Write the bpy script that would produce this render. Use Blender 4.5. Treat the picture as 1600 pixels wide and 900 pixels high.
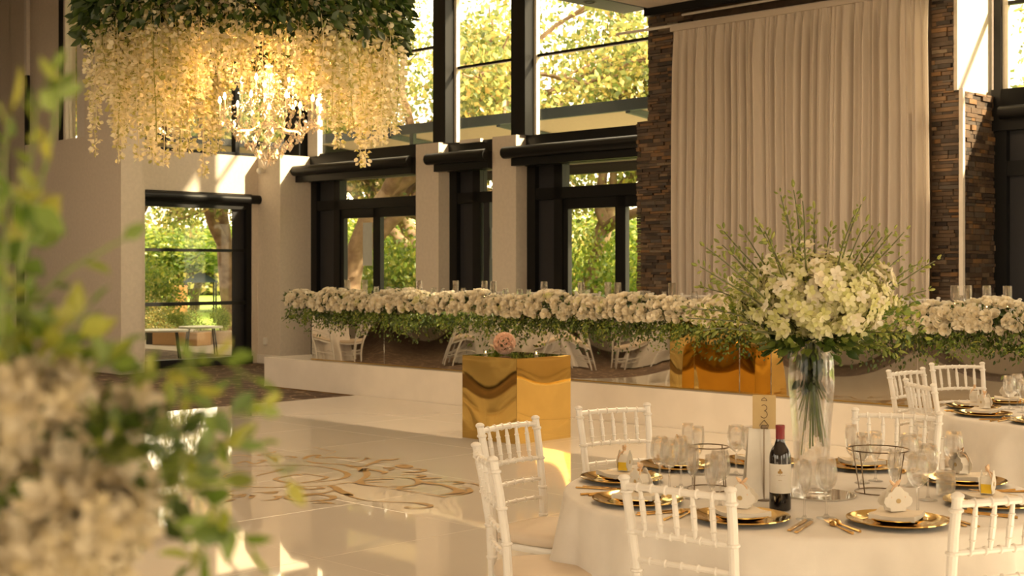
import bpy, math, random
import numpy as np
from mathutils import Vector, Matrix
PI = math.pi
random.seed(7); rng = np.random.default_rng(7)
for o in list(bpy.data.objects): bpy.data.objects.remove(o)
scn = bpy.context.scene; COL = scn.collection

# ---------------------------------------------------------------- camera
FPX = 2100.0; CAMZ = 1.6; HOR = 420.0
cam = bpy.data.objects.new('camera', bpy.data.cameras.new('camera')); COL.objects.link(cam)
cam.location = (0, 0, CAMZ); cam.rotation_euler = (PI/2, 0, 0)
cam.data.sensor_width = 36; cam.data.lens = FPX/1600*36
cam.data.shift_y = (450-HOR)/1600.0*-1.0
cam.data.clip_start = .05; cam.data.clip_end = 400
cam.data.dof.use_dof = True; cam.data.dof.focus_distance = 6.5; cam.data.dof.aperture_fstop = 6.0
scn.camera = cam

# ---------------------------------------------------------------- light
R0 = -PI/4                                   # room frame: local x = u (along window wall), local y = v (towards it)
S2 = math.sqrt(.5)
def W(u, v, z=0.0): return Vector(((u+v)*S2, (v-u)*S2, z))
def PX(px, py, d): return Vector(((px-800)/FPX*d, d, CAMZ-(py-HOR)/FPX*d))     # a point of the place from its bearing and distance
def PZ(px, py, z):                            # the same on a level of known height
    d = (CAMZ-z)*FPX/(py-HOR); return Vector(((px-800)/FPX*d, d, z))
world = bpy.data.worlds.new('sky'); scn.world = world; world.use_nodes = True
wn = world.node_tree; bg = wn.nodes['Background']
SKY = 2.5
bg.inputs[0].default_value = (1.0, .83, .59, 1); bg.inputs[1].default_value = SKY
sun = bpy.data.objects.new('sun', bpy.data.lights.new('sun', 'SUN')); COL.objects.link(sun)
sun.data.energy = 9.0; sun.data.color = (1.0, .80, .52); sun.data.angle = math.radians(1.6)
sv = W(.90, .36) ; sun_dir = Vector((sv.x, sv.y, .47)).normalized()
sun.rotation_euler = sun_dir.to_track_quat('Z', 'Y').to_euler(); sun.location = (30, -10, 30)
def area(name, u, v, z, sx, sy, e, color, rot=(0, 0, 0)):
    l = bpy.data.lights.new(name, 'AREA'); l.shape = 'RECTANGLE'; l.size = sx; l.size_y = sy; l.energy = e; l.color = color
    o = bpy.data.objects.new(name, l); COL.objects.link(o); o.location = W(u, v, z); o.rotation_euler = (rot[0], rot[1], R0+rot[2]); return o
WARM = (1.0, .72, .43)
area('fill_light', -2.5, 4.5, 4.68, 2.4, 2.4, 18, WARM)  # unseen warm area lights added under the ceiling to fill the room
area('fill_light', -6.5, 8.5, 4.68, 2.0, 2.0, 75, WARM)
area('fill_light', -9.5, 2.0, 6.3, 3.0, 3.0, 150, WARM)
area('fill_light', -15.5, 4.5, 6.3, 3.0, 3.0, 150, WARM)
scn.view_settings.view_transform = 'Standard'; scn.view_settings.look = 'None'
scn.view_settings.gamma = 1; scn.view_settings.use_curve_mapping = False
scn.view_settings.exposure = 1.02
scn.cycles.use_denoising = True
scn.cycles.max_bounces = 14; scn.cycles.transparent_max_bounces = 24; scn.cycles.diffuse_bounces = 4
scn.cycles.caustics_reflective = False; scn.cycles.caustics_refractive = False
scn.cycles.sample_clamp_indirect = 6

# ---------------------------------------------------------------- helpers
class MB:
    def __init__(s): s.v = []; s.f = []; s.n = 0
    def add(s, verts, faces):
        b = s.n; s.v.extend([tuple(p) for p in verts]); s.n += len(verts)
        s.f.extend([tuple(b+i for i in f) for f in faces]); return s
    def box(s, x0, x1, y0, y1, z0, z1, m=None):
        vs = [Vector(p) for p in ((x0,y0,z0),(x1,y0,z0),(x1,y1,z0),(x0,y1,z0),(x0,y0,z1),(x1,y0,z1),(x1,y1,z1),(x0,y1,z1))]
        if m is not None: vs = [m @ p for p in vs]
        return s.add(vs, [(0,3,2,1),(4,5,6,7),(0,1,5,4),(1,2,6,5),(2,3,7,6),(3,0,4,7)])
    def bbox(s, x0, x1, y0, y1, z0, z1, c=.01, m=None):      # box with chamfered edges
        vs = []
        for z, k in ((z0, c), (z0+c, 0), (z1-c, 0), (z1, c)):
            a, b, e, d = x0+k, x1-k, y0+k, y1-k
            vs += [(a+c,e,z),(b-c,e,z),(b,e+c,z),(b,d-c,z),(b-c,d,z),(a+c,d,z),(a,d-c,z),(a,e+c,z)]
        vs = [Vector(p) for p in vs]
        if m is not None: vs = [m @ p for p in vs]
        fs = [tuple(reversed(range(8))), tuple(range(24, 32))]
        for r in range(3):
            for i in range(8): j = (i+1) % 8; fs.append((r*8+i, r*8+j, r*8+8+j, r*8+8+i))
        return s.add(vs, fs)
    def tube(s, pts, rads, n=8, caps=True):
        pts = [Vector(p) for p in pts]; m = len(pts)
        if not hasattr(rads, '__len__'): rads = [rads]*m
        t0 = (pts[1]-pts[0]).normalized()
        a = Vector((0,0,1)) if abs(t0.z) < .9 else Vector((1,0,0))
        x = t0.cross(a).normalized(); vs = []
        for i, p in enumerate(pts):
            t = (pts[min(i+1,m-1)]-pts[max(i-1,0)])
            if t.length < 1e-9: t = t0
            t.normalize(); x = (x - t*x.dot(t)); x.normalize(); y = t.cross(x)
            for k in range(n):
                w = 2*PI*k/n; vs.append(p + (x*math.cos(w)+y*math.sin(w))*rads[i])
        fs = []
        for i in range(m-1):
            for k in range(n): l = (k+1) % n; fs.append((i*n+k, i*n+l, (i+1)*n+l, (i+1)*n+k))
        if caps: fs.append(tuple(reversed(range(n)))); fs.append(tuple((m-1)*n+k for k in range(n)))
        return s.add(vs, fs)
    def lathe(s, prof, n=24, c=(0,0,0), m=None, caps=False):
        vs = []; fs = []
        for r, z in prof:
            for k in range(n):
                w = 2*PI*k/n; vs.append(Vector((c[0]+r*math.cos(w), c[1]+r*math.sin(w), c[2]+z)))
        if m is not None: vs = [m @ p for p in vs]
        for i in range(len(prof)-1):
            for k in range(n): l = (k+1) % n; fs.append((i*n+k, i*n+l, (i+1)*n+l, (i+1)*n+k))
        if caps: fs.append(tuple(reversed(range(n)))); fs.append(tuple((len(prof)-1)*n+k for k in range(n)))
        return s.add(vs, fs)
    def ball(s, c, r, n=10, sz=1.0, m=None):
        k = max(5, n//2+1); prof = [(max(1e-4, r*math.sin(PI*i/k)), -r*sz*math.cos(PI*i/k)) for i in range(k+1)]
        return s.lathe(prof, n, c, m)
    def prism(s, outline, y0, y1, m=None):                    # outline in x,z
        n = len(outline); vs = [Vector((x, y0, z)) for x, z in outline]+[Vector((x, y1, z)) for x, z in outline]
        if m is not None: vs = [m @ p for p in vs]
        fs = [tuple(range(n)), tuple(reversed(range(n, 2*n)))]
        for i in range(n): j = (i+1) % n; fs.append((j, i, n+i, n+j))
        return s.add(vs, fs)
    def mesh(s, name, mat, smooth=False, crease=None):
        me = bpy.data.meshes.new(name); me.from_pydata(s.v, [], s.f); me.update()
        if mat: me.materials.append(mat)
        if smooth:
            me.polygons.foreach_set('use_smooth', [True]*len(me.polygons))
            if crease: me.set_sharp_from_angle(angle=math.radians(crease))
        return me
def link(name, me, parent=None, kind=None, loc=None, rz=None):
    o = bpy.data.objects.new(name, me); COL.objects.link(o)
    if parent is not None: o.parent = parent
    if kind: o['kind'] = kind
    if loc is not None: o.location = loc
    if rz is not None: o.rotation_euler = (0, 0, rz)
    return o
def obj(name, mb, mat, parent=None, smooth=False, crease=35, **k): return link(name, mb.mesh(name, mat, smooth, crease), parent, **k)
def struct(name, mb, mat, parent=None, smooth=False):
    if parent is not None: return obj(name, mb, mat, parent, smooth)
    o = obj(name, mb, mat, None, smooth); o.rotation_euler = (0, 0, R0); o['kind'] = 'structure'; return o
def tag(o, label, cat, group=None):
    o['label'] = label; o['category'] = cat
    if group: o['group'] = group
    return o
def thing(name, label, cat, loc=(0,0,0), rz=0, group=None):
    o = bpy.data.objects.new(name, None); COL.objects.link(o); o.location = loc; o.rotation_euler = (0,0,rz)
    o.empty_display_size = .1; return tag(o, label, cat, group)
def dup(root, loc, rz, label, group=None):
    r = root.copy(); COL.objects.link(r); r.location = loc; r.rotation_euler = (0,0,rz); r['label'] = label
    if group: r['group'] = group
    for ch in root.children:
        c = ch.copy(); COL.objects.link(c); c.parent = r
        for g in ch.children: d = g.copy(); COL.objects.link(d); d.parent = c
    return r
def np_mesh(name, V, F, mat, smooth=False):                  # V (n,3), F (m,k)
    me = bpy.data.meshes.new(name); V = np.asarray(V, np.float32); F = np.asarray(F, np.int32); m, k = F.shape
    me.vertices.add(len(V)); me.vertices.foreach_set('co', V.ravel())
    me.loops.add(m*k); me.loops.foreach_set('vertex_index', F.ravel())
    me.polygons.add(m); me.polygons.foreach_set('loop_start', np.arange(0, m*k, k, dtype=np.int32))
    try: me.polygons.foreach_set('loop_total', np.full(m, k, np.int32))
    except Exception: pass
    me.update(calc_edges=True); me.materials.append(mat)
    if smooth: me.polygons.foreach_set('use_smooth', [True]*m)
    return me
def frames(D, roll=None):                                     # rotation matrices whose y axis is D
    D = D/np.linalg.norm(D, axis=1, keepdims=True); n = len(D)
    A = rng.normal(size=(n,3)); X = np.cross(D, A); X /= np.linalg.norm(X, axis=1, keepdims=True)+1e-9
    Z = np.cross(X, D); return np.stack([X, D, Z], axis=2)
def scatter(tv, tf, P, R, S):                                 # template verts/faces at P with rotation R scale S
    tv = np.asarray(tv, float); tf = np.asarray(tf); n = len(P); S = np.asarray(S, float)
    S = S.reshape(-1,1) if S.ndim == 1 else S
    V = np.einsum('nij,nkj->nki', R, tv[None]*S[:,None,:]) + P[:,None,:]
    F = tf[None]+ (np.arange(n)*len(tv))[:,None,None]
    return V.reshape(-1,3), F.reshape(-1, tf.shape[1])
def merge(parts):
    V = []; F = []; b = 0
    for v, f in parts: V.append(v); F.append(f+b); b += len(v)
    return np.concatenate(V), np.concatenate(F)
LEAF = ([(0,0,0),(.26,.38,.07),(0,.42,-.02),(-.26,.38,.07),(0,1,-.05),(.2,.7,.05),(-.2,.7,.05)],
        [(0,1,2),(0,2,3),(2,1,5),(2,5,4),(2,4,6),(2,6,3)])
KITE = ([(0,0,0),(.3,.5,.06),(0,1,0),(-.3,.5,.06)], [(0,1,2),(0,2,3)])

# ---------------------------------------------------------------- materials
def nodes(name):
    m = bpy.data.materials.new(name); m.use_nodes = True; nt = m.node_tree; nt.nodes.clear()
    out = nt.nodes.new('ShaderNodeOutputMaterial'); return m, nt, out
def N(nt, t, **k):
    n = nt.nodes.new(t)
    for a, b in k.items(): setattr(n, a, b)
    return n
def ramp(nt, stops):
    r = nt.nodes.new('ShaderNodeValToRGB'); e = r.color_ramp.elements
    while len(e) < len(stops): e.new(.5)
    for x, (p, c) in zip(e, stops): x.position = p; x.color = (*c, 1)
    return r
def mat(name, col, rough=.5, metal=0, col2=None, scale=20, bump=0, bscale=60, spec=.5, rnd=0, coat=0, sheen=0):
    m, nt, out = nodes(name); b = N(nt, 'ShaderNodeBsdfPrincipled'); nt.links.new(b.outputs[0], out.inputs[0])
    b.inputs['Roughness'].default_value = rough; b.inputs['Metallic'].default_value = metal
    b.inputs['Specular IOR Level'].default_value = spec; b.inputs['Coat Weight'].default_value = coat
    b.inputs['Sheen Weight'].default_value = sheen
    tc = N(nt, 'ShaderNodeTexCoord'); no = N(nt, 'ShaderNodeTexNoise'); no.inputs['Scale'].default_value = scale; no.inputs['Detail'].default_value = 4
    nt.links.new(tc.outputs['Object'], no.inputs['Vector'])
    c2 = col2 or tuple(x*.93 for x in col)
    r = ramp(nt, [(.35, c2), (.65, col)]); nt.links.new(no.outputs['Fac'], r.inputs[0]); last = r.outputs[0]
    if rnd:
        g = N(nt, 'ShaderNodeNewGeometry'); oi = N(nt, 'ShaderNodeObjectInfo'); ad = N(nt, 'ShaderNodeMath', operation='ADD')
        nt.links.new(g.outputs['Random Per Island'], ad.inputs[0]); nt.links.new(oi.outputs['Random'], ad.inputs[1])
        fr = N(nt, 'ShaderNodeMath', operation='FRACT'); nt.links.new(ad.outputs[0], fr.inputs[0])
        mr = N(nt, 'ShaderNodeMapRange'); mr.inputs['To Min'].default_value = 1-rnd; mr.inputs['To Max'].default_value = 1+rnd
        nt.links.new(fr.outputs[0], mr.inputs[0]); hs = N(nt, 'ShaderNodeHueSaturation')
        nt.links.new(mr.outputs[0], hs.inputs['Value']); nt.links.new(last, hs.inputs['Color']); last = hs.outputs[0]
    nt.links.new(last, b.inputs['Base Color'])
    if bump:
        n2 = N(nt, 'ShaderNodeTexNoise'); n2.inputs['Scale'].default_value = bscale; n2.inputs['Detail'].default_value = 3
        nt.links.new(tc.outputs['Object'], n2.inputs['Vector']); bu = N(nt, 'ShaderNodeBump'); bu.inputs['Strength'].default_value = bump
        bu.inputs['Distance'].default_value = .01; nt.links.new(n2.outputs['Fac'], bu.inputs['Height']); nt.links.new(bu.outputs[0], b.inputs['Normal'])
    return m
def leafmat(name, stops, trans=.5, gloss=.12):
    m, nt, out = nodes(name); g = N(nt, 'ShaderNodeNewGeometry'); oi = N(nt, 'ShaderNodeObjectInfo')
    ad = N(nt, 'ShaderNodeMath', operation='ADD'); nt.links.new(g.outputs['Random Per Island'], ad.inputs[0]); nt.links.new(oi.outputs['Random'], ad.inputs[1])
    fr = N(nt, 'ShaderNodeMath', operation='FRACT'); nt.links.new(ad.outputs[0], fr.inputs[0])
    r = ramp(nt, stops); nt.links.new(fr.outputs[0], r.inputs[0])
    d = N(nt, 'ShaderNodeBsdfDiffuse'); t = N(nt, 'ShaderNodeBsdfTranslucent'); nt.links.new(r.outputs[0], d.inputs[0]); nt.links.new(r.outputs[0], t.inputs[0])
    mx = N(nt, 'ShaderNodeMixShader'); mx.inputs[0].default_value = trans; nt.links.new(d.outputs[0], mx.inputs[1]); nt.links.new(t.outputs[0], mx.inputs[2])
    gl = N(nt, 'ShaderNodeBsdfGlossy'); gl.inputs['Roughness'].default_value = .4; m2 = N(nt, 'ShaderNodeMixShader'); m2.inputs[0].default_value = gloss*.4
    nt.links.new(mx.outputs[0], m2.inputs[1]); nt.links.new(gl.outputs[0], m2.inputs[2]); nt.links.new(m2.outputs[0], out.inputs[0]); return m
def thinglass(name, tint=(.97,.97,.95), edge=.5, power=3.0, base=.03, rough=0.0):
    m, nt, out = nodes(name); tr = N(nt, 'ShaderNodeBsdfTransparent'); tr.inputs[0].default_value = (*tint, 1)
    gl = N(nt, 'ShaderNodeBsdfGlossy'); gl.inputs['Roughness'].default_value = rough; gl.inputs[0].default_value = (1,1,1,1)
    lw = N(nt, 'ShaderNodeLayerWeight'); lw.inputs[0].default_value = .5
    pw = N(nt, 'ShaderNodeMath', operation='POWER'); pw.inputs[1].default_value = power; nt.links.new(lw.outputs['Facing'], pw.inputs[0])
    ml = N(nt, 'ShaderNodeMath', operation='MULTIPLY_ADD'); ml.inputs[1].default_value = edge; ml.inputs[2].default_value = base; nt.links.new(pw.outputs[0], ml.inputs[0])
    mx = N(nt, 'ShaderNodeMixShader'); nt.links.new(ml.outputs[0], mx.inputs[0]); nt.links.new(tr.outputs[0], mx.inputs[1]); nt.links.new(gl.outputs[0], mx.inputs[2])
    nt.links.new(mx.outputs[0], out.inputs[0]); return m
def emit(name, col, s):
    m, nt, out = nodes(name); e = N(nt, 'ShaderNodeEmission'); e.inputs[0].default_value = (*col, 1); e.inputs[1].default_value = s
    nt.links.new(e.outputs[0], out.inputs[0]); return m
def brushed(name, col, rough, bump=.1, scale=3.0):
    m = mat(name, col, rough, 1.0, col2=tuple(c*.96 for c in col), scale=8, bump=bump, bscale=scale); return m
def realglass(name):
    m, nt, out = nodes(name); b = N(nt, 'ShaderNodeBsdfPrincipled'); b.inputs['Transmission Weight'].default_value = 1; b.inputs['Roughness'].default_value = 0; b.inputs['IOR'].default_value = 1.46
    tr = N(nt, 'ShaderNodeBsdfTransparent'); mx = N(nt, 'ShaderNodeMixShader'); mx.inputs[0].default_value = .68
    nt.links.new(b.outputs[0], mx.inputs[1]); nt.links.new(tr.outputs[0], mx.inputs[2]); nt.links.new(mx.outputs[0], out.inputs[0]); return m
M = {}
M['wall'] = mat('wall_paint', (.68,.60,.50), .75, bump=.05, bscale=120)
M['white_panel'] = mat('white_laminate', (.76,.70,.62), .22, scale=3)
M['trim'] = mat('trim_paint', (.74,.68,.60), .5)
M['black'] = mat('black_aluminium', (.007,.007,.007), .4, spec=.25)
M['greyframe'] = mat('grey_aluminium', (.028,.028,.032), .35, spec=.3)
M['steelblue'] = mat('blue_grey_steel', (.12,.16,.21), .4)
M['awning'] = mat('awning_lining', (.80,.68,.56), .7)
M['carpet'] = mat('brown_carpet', (.20,.13,.075), .95, col2=(.055,.033,.02), scale=7, bump=.6, bscale=220)
M['ceil'] = mat('ceiling_white', (.70,.62,.54), .8)
M['teal'] = mat('grey_green_bulkhead', (.20,.25,.24), .6)
M['stone'] = None
M['curtain'] = None
M['floor'] = mat('white_gloss_floor', (.82,.77,.69), .03, scale=1.2, col2=(.79,.74,.66), bump=.02, bscale=1.6, spec=.8, coat=.5)
M['floor'].node_tree.nodes['Principled BSDF'].inputs['Coat IOR'].default_value = 1.5
M['goldvinyl'] = mat('gold_vinyl', (.36,.20,.035), .3)
M['mirror'] = brushed('silver_mirror', (.86,.80,.70), .015, bump=.0)
M['goldmirror'] = brushed('gold_mirror', (.80,.55,.17), .03, bump=.02, scale=2.5)
M['palegold'] = brushed('pale_gold_mirror', (.74,.62,.36), .03, bump=.02, scale=2.5)
M['gold'] = brushed('polished_gold', (.90,.60,.18), .10)
M['golddark'] = brushed('brushed_gold_cutlery', (.72,.45,.16), .22)
M['chair'] = mat('white_resin', (.76,.73,.68), .28, scale=5)
M['cushion'] = mat('cream_cushion', (.66,.56,.44), .6, scale=6)
M['cloth'] = mat('white_tablecloth', (.68,.64,.585), .8, scale=9, bump=.08, bscale=300, sheen=.2)
M['napkin'] = mat('cream_napkin', (.74,.66,.54), .8)
M['card'] = mat('white_card', (.74,.69,.60), .6)
M['goldcard'] = mat('gold_card', (.50,.36,.16), .5)
M['ink'] = mat('brown_ink', (.10,.05,.02), .6)
M['yellow'] = mat('yellow_sweet', (.85,.58,.03), .4)
M['satin'] = mat('peach_ribbon', (.75,.52,.32), .4)
M['bottle'] = mat('dark_wine_glass', (.006,.004,.004), .04, coat=.5)
M['capsule'] = mat('red_foil', (.20,.006,.008), .3)
M['glass'] = realglass('clear_glass')
M['pane'] = thinglass('window_glass', tint=(.95,.95,.92), edge=.5, power=4, base=.012)
M['crystal'] = thinglass('cut_crystal', tint=(1.0,.95,.88), edge=.75, power=1.2, base=.22)
M['mirrordisc'] = brushed('round_mirror', (.75,.74,.70), .02, bump=0)
M['wire'] = brushed('bronze_wire', (.22,.17,.12), .3)
M['flame'] = emit('candle_bulb', (1.0,.72,.38), 40)
M['tealight'] = emit('tealight_flame', (1.0,.6,.2), 12)
M['wax'] = mat('ivory_wax', (.75,.66,.5), .5)
M['bark'] = mat('bark', (.30,.21,.13), .9, col2=(.16,.10,.06), scale=5, bump=.5, bscale=20)
M['leaf_tree'] = leafmat('tree_leaves', [(0,(.10,.15,.04)),(.3,(.22,.27,.07)),(.6,(.42,.42,.13)),(.85,(.60,.50,.16)),(1,(.55,.38,.12))], .55)
M['leaf_green'] = leafmat('green_leaves', [(0,(.08,.15,.02)),(.5,(.20,.30,.04)),(1,(.42,.42,.07))], .5)
M['leaf_dark'] = leafmat('dark_leaves', [(0,(.012,.03,.008)),(.6,(.04,.08,.015)),(1,(.10,.15,.025))], .3)
M['leaf_mid'] = leafmat('garland_leaves', [(0,(.03,.06,.012)),(.6,(.09,.14,.02)),(1,(.24,.28,.06))], .35)
M['bud'] = leafmat('lime_buds', [(0,(.20,.26,.04)),(1,(.42,.44,.10))], .4)
M['stem'] = mat('green_stem', (.20,.27,.05), .5, col2=(.11,.14,.03))
M['twig'] = mat('dark_twig', (.11,.13,.03), .5, col2=(.06,.06,.02))
M['petal'] = leafmat('white_petals', [(0,(.80,.72,.52)),(.5,(.84,.78,.64)),(1,(.88,.84,.72))], .35, .05)
M['petal_lime'] = leafmat('lime_petals', [(0,(.62,.62,.24)),(.5,(.78,.76,.45)),(1,(.86,.82,.60))], .4, .05)
M['petal_wist'] = leafmat('wisteria_petals', [(0,(.34,.36,.10)),(.2,(.66,.62,.28)),(.4,(.84,.78,.56)),(1,(.90,.85,.68))], .55, .03)
M['petal_dimmed'] = leafmat('dimmed_white_petals', [(0,(.50,.42,.25)),(.5,(.58,.51,.36)),(1,(.64,.58,.44))], .3, .04)  # white petals in a duller colour, dimming the foreground bouquet
M['petal_pink'] = leafmat('pink_petals', [(0,(.78,.50,.36)),(1,(.86,.66,.52))], .3, .05)
M['grass'] = mat('lawn', (.30,.42,.05), .9, col2=(.18,.30,.03), scale=3, bump=.5, bscale=40)
M['paving'] = mat('patio_paving', (.42,.36,.30), .8, col2=(.34,.29,.24), scale=2)
M['planter'] = mat('terracotta_render', (.52,.33,.18), .8)
M['brick'] = mat('orange_render', (.60,.28,.12), .8)
M['carpaint'] = mat('white_car_paint', (.62,.62,.60), .2, coat=.5)
M['cardark'] = mat('car_window', (.03,.03,.03), .1)
M['socket'] = mat('white_plastic', (.78,.74,.66), .4)
M['poster_and_reflection'] = mat('pale_notice_and_reflection', (.55,.58,.55), .5)

def stone_mat():
    m, nt, out = nodes('stacked_slate'); b = N(nt, 'ShaderNodeBsdfPrincipled'); nt.links.new(b.outputs[0], out.inputs[0]); b.inputs['Roughness'].default_value = .6
    g = N(nt, 'ShaderNodeNewGeometry'); oi = N(nt, 'ShaderNodeObjectInfo'); ad = N(nt, 'ShaderNodeMath', operation='ADD')
    nt.links.new(g.outputs['Random Per Island'], ad.inputs[0]); nt.links.new(oi.outputs['Random'], ad.inputs[1])
    fr = N(nt, 'ShaderNodeMath', operation='FRACT'); nt.links.new(ad.outputs[0], fr.inputs[0])
    r = ramp(nt, [(0,(.035,.024,.018)),(.25,(.085,.055,.035)),(.5,(.15,.09,.05)),(.7,(.11,.09,.075)),(.86,(.26,.13,.045)),(1,(.22,.17,.12))]); nt.links.new(fr.outputs[0], r.inputs[0])
    tc = N(nt, 'ShaderNodeTexCoord'); no = N(nt, 'ShaderNodeTexNoise'); no.inputs['Scale'].default_value = 14; no.inputs['Detail'].default_value = 6
    nt.links.new(tc.outputs['Object'], no.inputs['Vector']); mr = N(nt, 'ShaderNodeMapRange'); mr.inputs['To Min'].default_value = .4; mr.inputs['To Max'].default_value = 1.15
    nt.links.new(no.outputs['Fac'], mr.inputs[0]); hs = N(nt, 'ShaderNodeHueSaturation'); nt.links.new(mr.outputs[0], hs.inputs['Value']); nt.links.new(r.outputs[0], hs.inputs['Color'])
    nt.links.new(hs.outputs[0], b.inputs['Base Color']); bu = N(nt, 'ShaderNodeBump'); bu.inputs['Strength'].default_value = .5; bu.inputs['Distance'].default_value = .02
    nt.links.new(no.outputs['Fac'], bu.inputs['Height']); nt.links.new(bu.outputs[0], b.inputs['Normal']); return m
M['stone'] = stone_mat()
def curtain_mat():
    m, nt, out = nodes('sheer_drape'); d = N(nt, 'ShaderNodeBsdfDiffuse'); t = N(nt, 'ShaderNodeBsdfTranslucent')
    for s in (d, t): s.inputs[0].default_value = (.70,.62,.53,1)
    mx = N(nt, 'ShaderNodeMixShader'); mx.inputs[0].default_value = .25; nt.links.new(d.outputs[0], mx.inputs[1]); nt.links.new(t.outputs[0], mx.inputs[2])
    nt.links.new(mx.outputs[0], out.inputs[0]); return m
M['curtain'] = curtain_mat()
def carpet_mat():
    m, nt, out = nodes('patterned_carpet'); b = N(nt, 'ShaderNodeBsdfPrincipled'); nt.links.new(b.outputs[0], out.inputs[0]); b.inputs['Roughness'].default_value = .95
    tc = N(nt, 'ShaderNodeTexCoord'); vo = N(nt, 'ShaderNodeTexVoronoi', feature='DISTANCE_TO_EDGE'); vo.inputs['Scale'].default_value = 4.5
    no = N(nt, 'ShaderNodeTexNoise'); no.inputs['Scale'].default_value = 3; mxv = N(nt, 'ShaderNodeMix', data_type='VECTOR'); mxv.inputs[0].default_value = .25
    nt.links.new(tc.outputs['Object'], no.inputs['Vector']); nt.links.new(tc.outputs['Object'], mxv.inputs[4]); nt.links.new(no.outputs['Color'], mxv.inputs[5]); nt.links.new(mxv.outputs[1], vo.inputs['Vector'])
    r = ramp(nt, [(0,(.34,.24,.15)),(.045,(.10,.062,.038)),(.3,(.075,.045,.028))]); nt.links.new(vo.outputs['Distance'], r.inputs[0]); nt.links.new(r.outputs[0], b.inputs['Base Color'])
    return m
M['carpet'] = carpet_mat()
# ================================================================ SETTING
VG = 13.8            # glass plane of window wall
UD = -19.2           # plane of the left wall with the garden door
struct('floor', MB().box(-34, 6, -8, VG+.1, -.2, 0), M['carpet'])
c = struct('ceiling', MB().box(-34, -10.8, -8, 14.6, 6.6, 6.8), M['ceil'])
c = struct('ceiling', MB().box(-10.4, 6, -8, 12.75, 4.80, 6.6), M['ceil'])
struct('ceiling', MB().box(-10.8, 6, 12.75, 14.6, 6.6, 6.8), M['ceil'])
for i in range(6):
    for j in range(3):
        struct('ceiling_panel', MB().bbox(-10.36+j*1.2+.01, -9.18+j*1.2, 12.7-(i+1)*1.2+.01, 12.7-i*1.2, 4.755, 4.80, .008), M['ceil'], c)
b = struct('trim_1', MB().box(-10.8, -10.4, -8, 12.75, 4.76, 6.6), M['teal'])
struct('downlight_rim', MB().lathe([(.075,0),(.085,-.006),(.06,-.01),(.055,.01)], 20, (-10.6, 11.9, 4.76)), M['greyframe'], b, True)

# back, right and far-left walls, unseen; open gaps added to let sky light in
def frame_wall(name, a0, a1, p0, p1, openings, z1, axis):
    mb = MB()
    def bx(s0, s1, z0, z1):
        if s1-s0 < .01: return
        (mb.box(s0, s1, p0, p1, z0, z1) if axis == 'u' else mb.box(p0, p1, s0, s1, z0, z1))
    cur = a0
    for s0, s1, zb, zt in openings:
        bx(cur, s0, 0, z1); bx(s0, s1, 0, zb) if zb > 0 else None; bx(s0, s1, zt, z1); cur = s1
    bx(cur, a1, 0, z1); return struct(name, mb, M['wall'])
frame_wall('wall_back', -34, 6, -8.3, -8, [(-13.5,-11,2.2,5.6),(-9.5,-5.5,0,4.2),(-4,0,0,4.2)], 6.8, 'u')
frame_wall('wall_right', -8, 14.1, 6, 6.3, [(-6,-2,0,4.2),(0,4,0,4.2),(6,10,0,4.2)], 6.8, 'v')
frame_wall('wall_far_left', -8, 14.1, -34.3, -34, [], 6.8, 'v')

# left wall of the room and its stepped pier
struct('wall_left_pier', MB().box(-21.8, -18.57, 10.2, 10.55, 0, 3.68).box(-19.71, -18.57, 10.2, 10.55, 3.68, 6.6), M['wall'])
struct('baseboard_left', MB().bbox(-21.8, -18.545, 10.17, 10.2, 0, .16, .006).bbox(-18.57, -18.545, 10.2, 10.55, 0, .16, .006), M['trim'])
struct('wall_left_return', MB().box(-19.3, -18.6, 10.55, 10.62, 0, 6.6), M['wall'])
# window strip beside the stepped pier, above the low block
w = struct('window_1', MB().box(-20.79, -20.62, 10.3, 10.44, 3.68, 6.6), M['black'])
struct('frame_strip', MB().box(-20.62, -20.56, 10.3, 10.42, 3.68, 6.6), M['trim'], w)
struct('frame_strip', MB().box(-20.28, -19.72, 10.36, 10.46, 3.68, 6.6), M['trim'], w)
struct('pane', MB().box(-20.56, -20.28, 10.36, 10.37, 3.68, 6.6), M['pane'], w)
struct('wall_left_upper', MB().box(-22.05, -20.79, 10.4, 10.6, 3.68, 6.6).box(-23.6, -22.15, 10.75, 10.95, 2.75, 6.6).box(-22.15,-21.8, 10.4,10.6, 0, 6.6), M['wall'])
struct('trim_2', MB().box(-22.11, -22.03, 10.34, 10.4, 3.0, 4.9), M['black'])
struct('trim_2', MB().box(-22.13, -22.03, 10.34, 10.4, 4.9, 6.6), M['trim'])
struct('wall_left_outer', MB().box(-34, -23.55, 10.75, 10.95, 0, 6.6), M['wall'])
d = struct('door_1', MB().box(-23.55, -22.15, 10.86, 10.92, 0, 2.75), M['black'])
struct('jamb', MB().box(-22.22, -22.15, 10.75, 10.86, 0, 2.75), M['trim'], d)
struct('leaf', MB().box(-22.85, -22.25, 10.82, 10.86, .05, 2.7), M['black'], d)
struct('handle', MB().tube([(-22.33,10.78,.9),(-22.33,10.78,1.9)], .015), M['gold'], d)
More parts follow.
